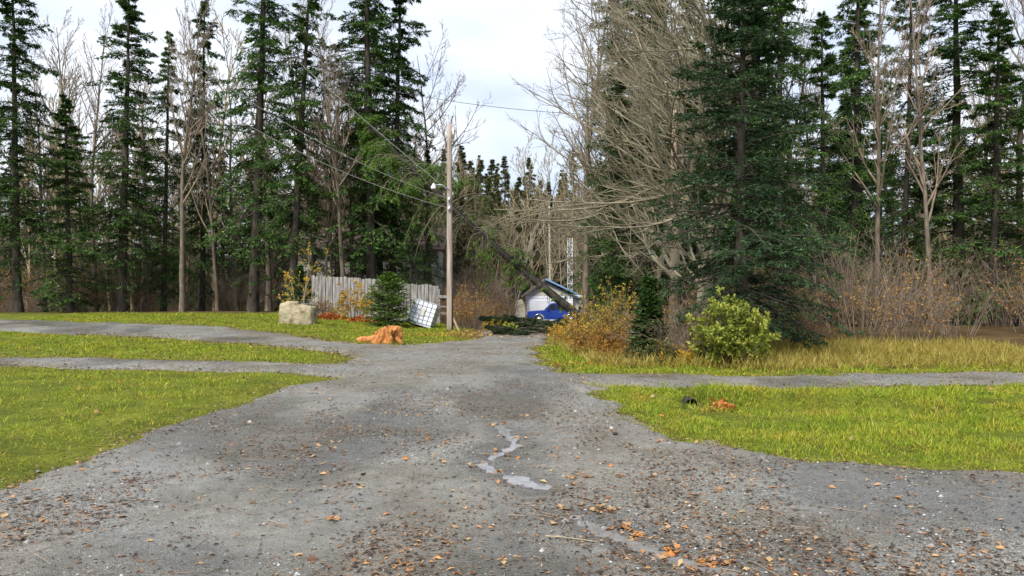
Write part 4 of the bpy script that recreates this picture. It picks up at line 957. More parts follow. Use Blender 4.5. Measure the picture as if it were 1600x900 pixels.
# ------------------------------------------------------------------ utility poles and wires
def utility_pole(label, px, Y, ztop, r, mat, lean=0.0):
    x, y = at_px(px, Y); z = gz(x, y)
    o = thing('utility_pole', label, 'pole', (x, y, z))
    K = 14; t = np.linspace(0, 1, K); h = ztop - z
    P = np.stack([lean * t, 0 * t, -0.4 + (h + 0.4) * t], -1)
    g = Geo().tubes(P, r * (1 - 0.30 * t), 14, cap=True)
    g.build('shaft', M[mat], o, True)
    return o, h
pole1, h1 = utility_pole('weathered grey brown utility pole at the fence end by the lane', 703, 28.6, W(703, 194, 28.6)[2], 0.125, 'pole_wood', -0.02)
def hz(py, Y): return CAMZ + (450 - py) / FPX * Y
pz = gz(*at_px(703, 28.6))
for py in (312, 326):
    zz = hz(py, 28.6) - pz
    Geo().box((0, -0.12, zz), (0.07, 0.10, 0.16)).build('bracket', M['steel'], pole1)
    Geo().tubes(np.array([[-0.02, -0.16, zz - .05], [-0.02, -0.20, zz - .02], [-0.02, -0.20, zz + .06]]), np.array([0.045, 0.05, 0.035]), 10, cap=True).build('insulator', M['glass_ins'], pole1, True)
# guard strip and ground rod conduit on the shaft
Geo().tubes(np.array([[0.10, -0.09, 0.0], [0.095, -0.085, 2.4]]), np.array([0.022, 0.022]), 8, cap=True).build('conduit', M['car_dark'], pole1, True)
# yard lamp on an arm
zl = hz(291, 28.6) - pz
arm = Geo().tubes(np.array([[0, -0.08, zl - .18], [-0.25, -0.1, zl + .03], [-0.58, -0.1, zl + .05]]), np.full(3, 0.022), 8, cap=True).build('lamp_arm', M['steel'], pole1, True)
t = np.linspace(0, 1, 7)
head = Geo().tubes(np.stack([-0.60 + 0 * t, -0.1 + 0 * t, zl + 0.10 - 0.22 * t], -1), np.array([.02, .04, .06, .085, .10, .10, .095]), 14, cap=True).build('lamp_head', M['glass_ins'], pole1, True)

pole2, h2 = utility_pole('pale pinkish wooden pole half hidden behind tan branches', 1053, 25.2, W(1053, 172, 25.2)[2], 0.13, 'pole_pink')
Geo().box((0, -0.13, h2 - 0.35), (0.08, 0.10, 0.18)).build('bracket', M['steel'], pole2)

pole3, h3 = utility_pole('slim pale pole standing behind the garage gable', 860, 75.5, W(860, 322, 75.5)[2], 0.13, 'bark_birch', -0.12)
Geo().box((-0.12, -0.1, h3 - 0.5), (0.9, 0.10, 0.12)).build('crossarm', M['pole_wood'], pole3)

def wire(label, a, b, sag, r, mat='wire', K=28, group='overhead wires'):
    a = np.array(a, float); b = np.array(b, float); t = np.linspace(0, 1, K)[:, None]
    P = a * (1 - t) + b * t; P[:, 2:] -= 4 * sag * t * (1 - t)
    o = Geo().tubes(P - a, np.full(K, r), 6).build('overhead_wire', M[mat], None, True, loc=tuple(a))
    return tag(o, label, 'wire', group)
p1 = lambda py: np.array([at_px(703, 28.6)[0] - 0.02, 28.4, hz(py, 28.6)])
wire('upper service wire from the utility pole toward the left lawn', p1(312), W(250, 60, 27), 0.55, 0.010, 'wire_pale')
wire('lower service wire from the utility pole toward the left lawn', p1(326), W(250, 110, 27), 0.55, 0.011, 'wire_pale')
wire('wire dragged tight by the fallen fir above the fence', p1(300), W(470, 100, 31), 0.05, 0.010, 'wire_pale')
wire('dark cable running beside the leaning trunk from pole to garage', p1(314), W(872, 452, 66), 0.5, 0.022, 'wire')
wire('single wire crossing the sky gap to the pale pole', W(1053, 184, 25.2) + np.array([0, -.15, 0]), W(420, 90, 34), 0.65, 0.010, 'wire')

# ------------------------------------------------------------------ fence
rf = np.random.default_rng(12)
fx0, fx1, FY = at_px(487, 34.4)[0], at_px(684, 34.4)[0], 34.4
fence = thing('plank_fence', 'weathered grey plank fence with uneven tops behind the lawn', 'fence', ((fx0 + fx1) / 2, FY, gz((fx0 + fx1) / 2, FY)))
fcx, fcy, fcz = fence.location
xx = fx0; k = 0
while xx < fx1 - 0.05:
    w = rf.uniform(0.125, 0.155)
    zt = np.interp(xx, [fx0, fx0 + 3.0, fx0 + 4.2, fx1], [2.15, 2.0, 1.80, 1.72]) + rf.normal() * 0.022
    zb = gz(xx, FY) - 0.03
    x0, x1 = xx - fcx, xx + w - fcx
    e = rf.uniform(0.0, 0.035) if xx < fx0 + 2.6 else rf.uniform(0, .008)
    poly = [(x0, zb - fcz), (x1, zb - fcz), (x1, zt - e - fcz), (x1 - w * .28, zt - fcz), (x0 + w * .28, zt - fcz), (x0, zt - e * rf.uniform(.5, 1.5) - fcz)]
    yj = rf.normal() * 0.006
    Geo().prism(poly, yj - 0.011, yj + 0.011).build('plank', M['fence_wood'], fence)
    xx += w + rf.uniform(0.008, 0.032); k += 1
for zz in (0.45, 1.35):
    Geo().prism([(fx0 - fcx, gz(fx0, FY) + zz - fcz), (fx1 - fcx, gz(fx1, FY) + zz - fcz), (fx1 - fcx, gz(fx1, FY) + zz + .09 - fcz), (fx0 - fcx, gz(fx0, FY) + zz + .09 - fcz)], 0.035, 0.075).build('rail', M['fence_wood'], fence)
for fx in np.linspace(fx0 + .1, fx1 - .05, 4):
    Geo().box((fx - fcx, 0.13, gz(fx, FY) + 0.8 - fcz), (0.1, 0.1, 1.7)).build('post', M['fence_wood'], fence)
# short gate of rails between fence and pole
gx0, gx1 = fx1 + 0.02, at_px(700, 32.5)[0]
gate = thing('rail_gate', 'short grey rail gate between the fence end and the utility pole', 'gate', (gx0, 34.1, gz(gx0, 34.1)))
Geo().box((0.06, 0, 0.72), (0.11, 0.11, 1.65)).build('post', M['fence_wood'], gate)
for zz, hh in ((1.22, 0.13), (0.78, 0.07), (0.48, 0.12)):
    Geo().box((0.34, -0.075, zz), (0.62, 0.035, hh)).build('rail', M['fence_wood'], gate)
Geo().box((0.62, 0, 0.62), (0.10, 0.10, 1.45)).build('post', M['fence_wood'], gate)
# brace plank leaning on the pole
x, y = at_px(703, 28.6)
bp = thing('leaning_board', 'pale short board leaning against the foot of the utility pole', 'board', (x + 0.34, y - 0.05, gz(x + .34, y)))
th = -0.42
Geo().box((-0.11, 0, 0.26), (0.075, 0.03, 0.58), [[math.cos(th), 0, math.sin(th)], [0, 1, 0], [-math.sin(th), 0, math.cos(th)]]).build('plank', M['pole_pink'], bp)

# ------------------------------------------------------------------ caged liquid tote, tipped
x, y = at_px(657, 30.8)
tote = thing('caged_tote', 'tilted white plastic tote in a grey wire cage on the lawn', 'tote', (x, y, gz(x, y)))
tote.rotation_euler = (math.radians(-14), math.radians(15), math.radians(-12))
tote.location.z += 0.10
tw_, td_, th_ = 0.98, 0.55, 0.94
ang = [(-tw_/2 + .03, 0.06), (tw_/2 - .03, 0.06), (tw_/2, .1), (tw_/2, th_ - .06), (tw_/2 - .06, th_), (-tw_/2 + .06, th_), (-tw_/2, th_ - .06), (-tw_/2, .1)]
Geo().prism(ang, -td_/2 + .03, td_/2 - .03).build('bottle', M['tote_white'], tote)
Geo().tubes(np.array([[0, 0, th_], [0, 0, th_ + .045]]), np.array([.1, .1]), 16, cap=True).build('lid', M['car_dark'], tote, True)
for k in range(6):
    xx = -tw_/2 + tw_ * k / 5
    for yy2 in (-td_/2, td_/2):
        Geo().tubes(np.array([[xx, yy2, 0.0], [xx, yy2, th_ + .01]]), np.full(2, 0.011), 6).build('cage_bar', M['steel'], tote, True)
for k in range(6):
    zz = 0.03 + (th_ - .03) * k / 5
    r2 = np.array([[-tw_/2, -td_/2, zz], [tw_/2, -td_/2, zz], [tw_/2, td_/2, zz], [-tw_/2, td_/2, zz], [-tw_/2, -td_/2, zz]])
    for a, b in zip(r2[:-1], r2[1:]): Geo().tubes(np.array([a, b]) + [0, -.012 if abs(a[1] + td_/2) < .01 and abs(b[1] + td_/2) < .01 else 0, 0], np.full(2, 0.011), 6).build('cage_bar', M['steel'], tote, True)
Geo().box((0, 0, -0.02), (tw_ + .04, td_ + .04, 0.06)).build('pallet', M['steel'], tote)
Geo().box((0.0, -td_/2 - .022, 0.50), (0.16, 0.008, 0.30)).build('label_plate', M['house_wall'], tote)

# ------------------------------------------------------------------ stump, log, boulder
def lump(seed, nu, nv, f):
    """closed lathe-like lump: f(theta, v) -> radius factor, height"""
    th = np.linspace(0, 2 * math.pi, nu, endpoint=False); v = np.linspace(0, 1, nv)
    TH_, VV = np.meshgrid(th, v)
    Xl, Yl, Zl = f(TH_, VV)
    g = Geo(); P = np.stack([Xl, Yl, Zl], -1).reshape(-1, 3)
    i = np.arange(nv - 1)[:, None] * nu + np.arange(nu)[None, :]
    j = np.arange(nv - 1)[:, None] * nu + (np.arange(nu)[None, :] + 1) % nu
    q = np.stack([i, j, j + nu, i + nu], -1).reshape(-1, 4)
    c = len(P); P = np.vstack([P, P[-nu:].mean(0)])
    tri = [[(nv - 1) * nu + k, (nv - 1) * nu + (k + 1) % nu, c] for k in range(nu)]
    return g.add(P, quad=q, tri=tri)
def f_stump(T, V):
    flute = 1 + 0.13 * np.sin(5 * T + 0.6) + 0.08 * np.sin(9 * T + 2) + 0.05 * np.sin(17 * T + 4 * V)
    rad = 0.30 * flute * (1 + 0.55 * (1 - np.minimum(V * 1.6, 1)) ** 2.2 * (0.6 + 0.4 * np.cos(T - 3.0)))
    rad = rad + (fbm(T * 3, V * 5, 8, 3) - 0.5) * 0.11
    top = 0.47 - 0.10 * sstep(0.2, -1, np.cos(T)) + 0.05 * np.sin(3 * T + 1) + (fbm(T * 4, V * 0, 4, 3) - 0.5) * 0.12
    z = np.where(V < 0.72, V / 0.72 * top, top + (V - 0.72) * 0.05)
    rad = np.where(V < 0.72, rad, rad * (1 - (V - 0.72) / 0.28 * 0.97))
    hollow = np.exp(-((np.angle(np.exp(1j * (T + 0.75)))) / 0.30) ** 2) * np.exp(-((V - 0.25) / 0.28) ** 2)
    rad = rad * (1 - 0.55 * hollow)
    return rad * np.cos(T) * 1.12, rad * np.sin(T), z - 0.04
sx, sy = G(606, 536)
st = thing('tree_stump', 'torn orange tree stump with flared roots at the lawn edge', 'stump', (sx, sy, gz(sx, sy)))
lump(1, 96, 30, f_stump).build('wood', M['stump'], st, True)
for k, (a0, l) in enumerate(((-0.25, .42), (-1.2, .38), (3.4, .45), (-2.2, .40))):
    P = np.array([[math.cos(a0) * .26, math.sin(a0) * .26, .16], [math.cos(a0) * .34, math.sin(a0) * .34, .06], [math.cos(a0) * l, math.sin(a0) * l, 0.0], [math.cos(a0) * (l + .1), math.sin(a0) * (l + .1), -.05]])
    Geo().tubes(P, np.array([.09, .075, .05, .02]), 8).build('root', M['stump'], st, True)
lx, ly = G(575, 535.5)
lg = thing('split_log', 'short split orange log lying left of the stump', 'log', (lx, ly, gz(lx, ly)))
t = np.linspace(0, 1, 12)
rl = 0.105 * np.array([.35, .75, .92, 1, 1.02, 1, .98, 1.0, 1.05, 1.0, .85, .35])
P = np.stack([-0.34 + 0.68 * t, 0.02 * np.sin(t * 5), 0.075 + 0.16 * np.clip(t - .55, 0, 1) ** 1.2 * 1.6], -1)
Geo().tubes(P, rl, 12, cap=True).build('wood', M['stump'], lg, True)

def f_rock(T, V):
    a = V * math.pi * 0.5
    sq = lambda c, s: np.sign(c) * np.abs(c) ** s
    z = 0.80 * np.abs(np.sin(a)) ** 0.45
    rr = np.cos(a) ** 0.32 
    cx_, sx_ = np.cos(T), np.sin(T)
    n = 1 + (fbm(cx_ * 1.9 + 3 + V, sx_ * 1.9 + V * 2.2, 2, 5) - 0.5) * 0.42
    tilt = 0.10 * np.cos(T)
    return rr * sq(np.cos(T), 0.55) * 0.78 * n, rr * sq(np.sin(T), 0.6) * 0.5 * n, (z * n - tilt * z) - 0.06
bx_, by_ = at_px(466, 29.0)
bo = lump(2, 64, 28, f_rock).build('boulder', M['boulder'], None, True, loc=(bx_, by_, gz(bx_, by_)))
bo.scale = (0.86, 0.9, 0.92)
tag(bo, 'big flat-topped tan boulder with lichen at the driveway edge', 'boulder')

def f_slab(T, V):
    a = V * math.pi
    n = 1 + (fbm(T * 2, V * 3, 7, 3) - 0.5) * 0.3
    return np.sin(a) * np.cos(T) * 0.20 * n, np.sin(a) * np.sin(T) * 0.16 * n, 0.05 - np.cos(a) * 0.05 * n
qx, qy = 2.52, 10.98
so = lump(3, 24, 10, f_slab).build('flat_stone', M['stone_dark'], None, True, loc=(qx, qy, gz(qx, qy) + 0.01))
so.scale = (0.75, 0.8, 0.7); so.rotation_euler = (0.25, -0.1, 0.3)
tag(so, 'flat grey stone on the bank of the grassy ditch', 'stone')
cv = thing('culvert_pipe', 'dark culvert pipe mouth in the grassy bank under the flat stone', 'pipe', (2.54, 10.83, -0.115))
a_ = np.linspace(0, 2 * math.pi, 20, endpoint=False); ring = lambda r_, y_: np.stack([r_ * np.cos(a_), 0 * a_ + y_, 0.03 + r_ * np.sin(a_)], -1)
V_ = np.concatenate([ring(.12, 0), ring(.12, 1.0), ring(.105, 0), ring(.105, 0.95)])
k0 = np.arange(20); k1 = (k0 + 1) % 20
qd = np.concatenate([np.stack([k0 + p_, k1 + p_, k1 + q_, k0 + q_], -1) for p_, q_ in ((0, 20), (40, 60), (0, 40))])
Geo().add(V_, quad=qd, ngon=[list(range(60, 80))]).build('barrel', M['bark_dark'], cv, True)

# ------------------------------------------------------------------ house behind the fence
hx0, hx1, HY = at_px(462, 47)[0], at_px(684, 47)[0], 47.0
zb = gz((hx0 + hx1) / 2, HY) - 0.3
house = thing('house', 'long pale clapboard house with brown roof behind the fence', 'house', ((hx0 + hx1) / 2, HY, zb))
hw = (hx1 - hx0) / 2; he = hz(391, HY) - zb; hr = hz(360, HY + 3) - zb
wv = Geo(); nb_ = int(he / 0.16)
for k in range(nb_):
    z0, z1 = k * he / nb_, (k + 1) * he / nb_
    wv.add([(-hw, -0.03, z0), (hw, -0.03, z0), (hw, 0.0, z1), (-hw, 0.0, z1), (-hw, 0.0, z0), (hw, 0.0, z0)], quad=[[0, 1, 2, 3], [4, 5, 1, 0]])
wv.prism([(-hw, 0), (hw, 0), (hw, he), (-hw, he)], 0.02, 6.0)
wv.build('wall', M['house_wall'], house)
rfm = Geo(); rfm.prism([(-0.5, he - 0.10), (3.0, hr), (6.5, he - 0.10), (6.5, he + 0.06), (3.0, hr + 0.18), (-0.5, he + 0.06)], -hw - .4, hw + .4, axis='x'); rfm.build('roof', M['house_roof'], house)
for wx in (-hw * 0.55, hw * 0.12, hw * 0.72):
    w_ = Geo(); w_.box((wx, -0.05, 1.9), (1.15, 0.06, 1.15)); f_ = w_.build('window', M['garage_white'], house)
    for sx2 in (-0.26, 0.26):
        Geo().box((wx + sx2, -0.085, 1.9), (0.46, 0.02, 0.98)).build('pane', M['car_glass'], f_)

# ------------------------------------------------------------------ garage, annex, blue truck, mast
GY = 69.0
def gp(px, py): p = W(px, py, GY); return p[0], p[2]
gcx = gp(857, 500)[0]; gzb = gz(gcx, GY) - 0.15
gar = thing('garage', 'white gabled garage with blue roof edge at the end of the lane', 'building', (gcx, GY, gzb))
def L2(px, py): a, b = gp(px, py); return (a - gcx, b - gzb)
el, er, pk = L2(821, 462), L2(895, 459), L2(852, 437)
wallh = el[1]
wv = Geo(); nb_ = 12
for k in range(nb_):
    z0, z1 = k * wallh / nb_, (k + 1) * wallh / nb_
    wv.add([(el[0], -0.03, z0), (er[0], -0.03, z0), (er[0], 0, z1), (el[0], 0, z1), (el[0], 0, z0), (er[0], 0, z0)], quad=[[0, 1, 2, 3], [4, 5, 1, 0]])
wv.prism([(el[0], 0), (er[0], 0), (er[0], wallh), (el[0], wallh)], 0.02, 7.0)
wv.build('wall', M['garage_white'], gar)
Geo().prism([(el[0], wallh + .004), (er[0], wallh + .004), (er[0] - .02, wallh + .03), (pk[0], pk[1] - .12), (el[0] + .02, wallh + .03)], -0.02, 6.9).build('gable', M['garage_cream'], gar)
roof = Geo()
roof.prism([(el[0] - .35, wallh - .2), (pk[0], pk[1] - .06), (er[0] + .35, er[1] - .12), (er[0] + .35, er[1] + .02), (pk[0], pk[1] + .10), (el[0] - .35, wallh - .06)], -0.45, 7.3)
ro = roof.build('roof', M['roof_grey'], gar)
Geo().prism([(pk[0], pk[1] + .0), (er[0] + .4, er[1] - .10), (er[0] + .4, er[1] + .03), (pk[0], pk[1] + .13)], -0.49, -0.455).build('fascia', M['trim_blue'], ro)
Geo().prism([(el[0] - .4, wallh - .24), (pk[0] - .003, pk[1] - .10), (pk[0] - .003, pk[1] + .13), (el[0] - .4, wallh - .02)], -0.49, -0.455).build('fascia', M['bark_brown'], ro)
Geo().box((el[0] + 0.05, -0.4, wallh / 2 - .05), (0.12, 0.12, wallh)).build('post', M['bark_brown'], gar)
Geo().box((-.3, -0.05, 1.12), (2.6, 0.05, 2.2)).build('door', M['garage_white'], gar)
# left lean-to in cream
a = L2(805, 470)
lt = Geo(); lt.prism([(a[0], 0), (el[0] - .003, 0), (el[0] - .003, wallh - .25), (a[0], a[1] - .1)], 0.35, 5.0); lt.build('lean_to', M['garage_cream'], gar)
# annex on the right
a = L2(946, 463)
an = Geo(); an.prism([(er[0] + .003, 0), (a[0], 0), (a[0], a[1] - .12), (er[0] + .003, er[1] - .35)], 0.5, 5.5); an.build('annex', M['garage_cream'], gar)
ar = Geo(); ar.prism([(er[0] - .2, er[1] - .32), (a[0] + .2, a[1] - .12), (a[0] + .2, a[1] + .05), (er[0] - .2, er[1] - .16)], 0.2, 5.8); ar.build('annex_roof', M['garage_white'], gar)
Geo().box((a[0] - .25, 0.44, a[1] / 2 - .1), (0.5, 0.1, a[1] - .1)).build('corner_board', M['garage_white'], gar)
Geo().box((er[0] + 1.0, 0.45, 1.35), (0.9, 0.06, 0.7)).build('window', M['car_glass'], gar)

# blue pickup, nose to the left
TY = 66.6
tx0 = W(823, 500, TY)[0]; txl = 4.9
tk = thing('pickup_truck', 'blue pickup truck parked across the front of the white garage', 'truck', (tx0 + txl / 2, TY, gz(tx0 + txl / 2, TY) + 0.02))
h = txl / 2
def arch(cx, r, n=9): return [(cx + r * math.cos(a), 0.36 + r * math.sin(a)) for a in np.linspace(math.pi, 0, n)]
fwx, rwx = -h + 1.05, h - 1.15
body = [(-h + .05, 0.50)] + arch(fwx, 0.46) + arch(rwx, 0.46) + [(h, 0.55), (h, 1.08), (0.95, 1.10), (-0.75, 1.12), (-1.0, 1.14), (-h + .25, 1.06), (-h, 0.92)]
Geo().prism(body, -0.88, 0.88).build('body', M['car_blue'], tk)
cab = [(-0.95, 1.125), (0.95, 1.105), (0.86, 1.70), (0.72, 1.76), (-0.25, 1.76), (-0.42, 1.70)]
Geo().prism(cab, -0.76, 0.76).build('cab', M['car_blue'], tk)
for yy2 in (-0.775, 0.765):
    for wp in ([(-0.70, 1.19), (0.02, 1.18), (0.02, 1.66), (-0.36, 1.66)], [(0.10, 1.18), (0.84, 1.17), (0.78, 1.66), (0.10, 1.66)]):
        Geo().prism(wp, yy2, yy2 + 0.012).build('window', M['car_glass'], tk)
Geo().add([(-0.965, -0.66, 1.17), (-0.965, 0.66, 1.17), (-0.47, 0.60, 1.67), (-0.47, -0.60, 1.67)], quad=[[0, 1, 2, 3]]).build('windscreen', M['car_glass'], tk)
for dx in (-0.60, 0.10):
    d = Geo().prism([(dx, 0.55), (dx + .66, 0.55), (dx + .66, 1.09), (dx, 1.10)], -0.895, -0.884).build('door', M['car_blue'], tk)
    Geo().box((dx + .56, -0.905, 1.0), (0.14, 0.02, 0.035)).build('handle', M['chrome'], d)
for cx in (fwx, rwx):
    for sy2 in (-1, 1):
        wc = Geo().tubes(np.array([[cx, sy2 * 0.90, 0.36], [cx, sy2 * 0.66, 0.36]]), np.array([.38, .38]), 24, cap=True).build('tyre', M['car_dark'], tk, True)
        Geo().tubes(np.array([[cx, sy2 * 0.915, 0.36], [cx, sy2 * 0.80, 0.36]]), np.array([.22, .23]), 20, cap=True).build('rim', M['chrome'], wc, True)
    Geo().tubes(np.array([(x_, -0.895, z_) for x_, z_ in arch(cx, 0.475, 13)]), np.full(13, 0.03), 6).build('arch_trim', M['chrome'], tk, True)
for sy2 in (-0.62, 0.62):
    Geo().box((-h - .005, sy2, 0.86), (0.06, 0.34, 0.17)).build('headlight', M['lamp_lens'], tk)
    Geo().box((h + .005, sy2 * 1.25, 0.85), (0.05, 0.14, 0.3)).build('tail_light', M['tail_red'], tk)
Geo().box((-h - .06, 0, 0.55), (0.16, 1.74, 0.18)).build('bumper', M['chrome'], tk)
Geo().box((h + .06, 0, 0.58), (0.16, 1.74, 0.16)).build('bumper', M['chrome'], tk)
Geo().box((-h - .004, 0, 0.84), (0.05, 0.86, 0.2)).build('grille', M['car_dark'], tk)
Geo().box((-0.62, -0.93, 1.20), (0.10, 0.16, 0.15)).build('mirror', M['car_dark'], tk)

MX, MY = at_px(890.5, 76.6)
mast = thing('lattice_mast', 'white metal lattice mast rising behind the garage', 'mast', (MX, MY, gz(MX, MY)))
mh = hz(372, MY) - gz(MX, MY)
mr = 0.25
leg = [(mr * math.cos(a), mr * math.sin(a)) for a in (-2.7, -0.45, 1.57)]
for (a, b) in leg: Geo().tubes(np.array([[a, b, 0], [a, b, mh]]), np.full(2, 0.045), 8, cap=True).build('leg', M['mast_white'], mast, True)
zz = 0.6; k = 0
while zz < mh - .3:
    for (p, q) in ((0, 1), (1, 2), (2, 0)):
        A_, B_ = leg[p], leg[q]
        Geo().tubes(np.array([[*A_, zz], [*B_, zz]]), np.full(2, 0.045), 6).build('rung', M['mast_white'], mast, True)
    (p, q) = ((0, 1), (1, 0))[k % 2]
    Geo().tubes(np.array([[*leg[p], zz], [*leg[q], zz + 0.55]]), np.full(2, 0.03), 6).build('brace', M['mast_white'], mast, True)
    zz += 0.55; k += 1

# ------------------------------------------------------------------ grass (nobody could count it)
rg = np.random.default_rng(77)
def scatter(n, x0, x1, y0, y1):
    return rg.uniform(x0, x1, n), rg.uniform(y0, y1, n)
def view_ok(x, y, m=1.5):
    return np.abs(x) < y * 0.72 + m
def grass(name, label, n, box, hgt, wid, dry_edge=True, mat='grass'):
    x, y = scatter(n, *box)
    sd = road_sd(x, y); lw = lawn_mask(x, y)
    patch = fbm(x * 1.5, y * 1.5, 88, 3)
    rag = sd + (fbm(x * 5, y * 5, 143, 3) - 0.5) * 0.9
    k = (rag < 0.10) & (sd < 0.34) & (rg.random(n) < lw * np.clip(patch * 2.4 - 0.45, 0.12, 1)) & view_ok(x, y) & (rg.random(n) < np.clip(0.35 - rag * 2.0, 0, 1))
    x, y, sd = x[k], y[k], sd[k]; m = len(x)
    S = np.stack([x, y, np.maximum(H(x, y), road_z(x, y, sd)) - 0.008], -1)
    D = nrm(np.stack([rg.normal(size=m) * 0.55, rg.normal(size=m) * 0.55, np.ones(m)], -1))
    a = rg.random(m) * 6.283; N = np.stack([np.cos(a), np.sin(a), 0 * a], -1)
    hh = hgt * rg.uniform(0.5, 1.4, m) * np.clip(2.6 * fbm(x * 3.1, y * 3.1, 90, 3) - 0.35, 0.25, 1.9) * np.clip(0.42 - sd * 0.9, 0.3, 1) * np.where(rg.random(m) < 0.05, 1.9, 1.0)
    dist = np.clip(y / 9.0, 0.8, 3.2)
    g = Geo(); blades(g, S, D, N, hh, wid * dist * rg.uniform(0.7, 1.3, m), bend=0.12)
    return tag(g.build(name, M[mat]), label, 'grass', kind='stuff')
grass('grass', 'short yellow green grass on the verge between road and side driveway', 150000, (0.6, 9.5, 6.0, 13.2), 0.075, 0.0075)
grass('grass', 'grass strip below the golden shrubs along the lane', 90000, (0.3, 12, 13.2, 23), 0.085, 0.009)
grass('grass', 'bright green lawn in front of the grey fence', 130000, (-19, -0.8, 19.5, 35.5), 0.055, 0.008)
grass('grass', 'small grass islands between the left driveways', 60000, (-12, -2.9, 6, 21), 0.06, 0.008)
# dry rim where the grass meets the gravel
x, y = scatter(190000, -14, 10, 5, 26); sd = road_sd(x, y)
k = (sd > -0.55) & (sd < 0.16) & view_ok(x, y) & (lawn_mask(x, y) > 0.3) & (rg.random(len(x)) < 0.55); x, y = x[k], y[k]; m = len(x)
S = np.stack([x, y, np.maximum(H(x, y), road_z(x, y)) - 0.004], -1); D = nrm(np.stack([rg.normal(size=m), rg.normal(size=m), np.full(m, .5)], -1)); a = rg.random(m) * 6.283
g = Geo(); blades(g, S, D, np.stack([np.cos(a), np.sin(a), 0 * a], -1), rg.uniform(.02, .07, m), np.clip(y / 9, .8, 2.5) * 0.007, bend=0.1)
tag(g.build('dry_grass', M['grass_dry']), 'dry yellow grass fringe along the gravel edges', 'grass', kind='stuff')
# golden long grass under the right hand shrubs
x, y = scatter(60000, 0.8, 12, 14.6, 24); sd = road_sd(x, y); lw = lawn_mask(x, y)
k = (sd < -0.2) & (lw < 0.8) & (y < 19 + 4 * (x < 2.6)) & view_ok(x, y); x, y = x[k], y[k]; m = len(x)
S = np.stack([x, y, H(x, y) - .01], -1); D = nrm(np.stack([rg.normal(size=m) * .5, rg.normal(size=m) * .5, np.ones(m)], -1)); a = rg.random(m) * 6.283
g = Geo(); blades(g, S, D, np.stack([np.cos(a), np.sin(a), 0 * a], -1), rg.uniform(.08, .34, m) * (0.5 + fbm(x, y, 3, 3)), 0.014, bend=0.12)
tag(g.build('dry_grass', M['grass_dry']), 'long golden dead grass around the shrubs by the side driveway', 'grass', kind='stuff')

# ------------------------------------------------------------------ loose gravel stones on the road
def pebbles(n, box, smin, smax, wfun, ylog=True):
    x0, x1, y0, y1 = box
    u = rg.random(n)
    y = y0 * (y1 / y0) ** u if ylog else rg.uniform(y0, y1, n)
    x = rg.uniform(-1, 1, n) * (y * 0.70 + 0.6)
    x = np.clip(x, x0, x1) + rg.normal(size=n) * 0.01
    sd = road_sd(x, y)
    k = (sd > -0.02 - 0.35 * rg.random(n) ** 2) & (rg.random(n) < wfun(x, y, sd)); x, y, sd = x[k], y[k], sd[k]; m = len(x)
    z = np.maximum(road_z(x, y, sd), H(x, y) + 0.004)
    s = smin * (smax / smin) ** (rg.random(m) ** 2.2)
    base = np.array([[1, 0, 0], [0.3, .9, .05], [-.8, .55, 0], [-.75, -.6, 0.05], [.35, -.9, 0], [0.1, 0.05, .75], [0, 0, -.6]])
    f = [[0, 1, 5], [1, 2, 5], [2, 3, 5], [3, 4, 5], [4, 0, 5], [1, 0, 6], [2, 1, 6], [3, 2, 6], [4, 3, 6], [0, 4, 6]]
    P = base[None] * (1 + rg.normal(size=(m, 7, 3)) * 0.18)
    a = rg.random(m) * 6.283; c, sn = np.cos(a), np.sin(a)
    P = np.stack([P[..., 0] * c[:, None] - P[..., 1] * sn[:, None], P[..., 0] * sn[:, None] + P[..., 1] * c[:, None], P[..., 2]], -1)
    P = P * s[:, None, None] + np.stack([x, y, z + s * 0.25], -1)[:, None, :]
    T = (np.array(f)[None] + (np.arange(m) * 7)[:, None, None]).reshape(-1, 3)
    return Geo().add(P.reshape(-1, 3), tri=T)
g = pebbles(64000, (-6, 6, 3.4, 24), 0.0032, 0.013, lambda x, y, sd: 0.10 + 0.85 * loose_at(x, y) + 0.6 * np.exp(-np.abs(sd) / 0.35))
g2 = pebbles(2600, (-6, 6, 3.4, 22), 0.012, 0.034, lambda x, y, sd: 0.12 + 0.5 * loose_at(x, y) + 0.5 * np.exp(-np.abs(sd) / 0.4))
g.add(np.concatenate(g2.v) - np.array([0, 0, 0.008]), tri=np.concatenate(g2.t))
tag(g.build('gravel', M['pebble']), 'loose grey gravel stones strewn over the road', 'gravel', kind='stuff')

# ------------------------------------------------------------------ leaf crumbs and twigs
def crumbs(n, y0, y1, smin, smax, mat, label, wfun, name='leaf_litter'):
    u = rg.random(n); y = y0 * (y1 / y0) ** u; x = rg.uniform(-1, 1, n) * (y * 0.70 + 0.6)
    sd = road_sd(x, y); k = (sd > -0.15) & (rg.random(n) < wfun(x, y, sd)); x, y, sd = x[k], y[k], sd[k]; m = len(x)
    z = np.maximum(road_z(x, y, sd), H(x, y)) + 0.004
    s = smin * (smax / smin) ** rg.random(m)
    a = rg.random(m) * 6.283
    D = nrm(np.stack([np.cos(a), np.sin(a), rg.normal(size=m) * 0.15], -1)); N = nrm(np.stack([rg.normal(size=m) * .3, rg.normal(size=m) * .3, np.ones(m)], -1))
    g = Geo(); blades(g, np.stack([x, y, z], -1), D, N, s, s * rg.uniform(0.15, 0.7, m), bend=0.12)
    return tag(g.build(name, M[mat]), label, 'leaf litter', kind='stuff')
def w_crumb(x, y, sd): return np.clip(0.10 + 1.1 * sstep(0.46, 0.64, fbm(x * 1.3, y * 0.9, 101, 4)) + 0.9 * np.exp(-np.abs(path_d(RILL2, x, y)) / .35) + 0.5 * np.exp(-sd / 0.3) + 0.6 * sstep(13, 21, y), 0, 1)
crumbs(105000, 3.4, 26, 0.010, 0.05, 'litter', 'brown crumbs of broken leaves and needles over the gravel', w_crumb)
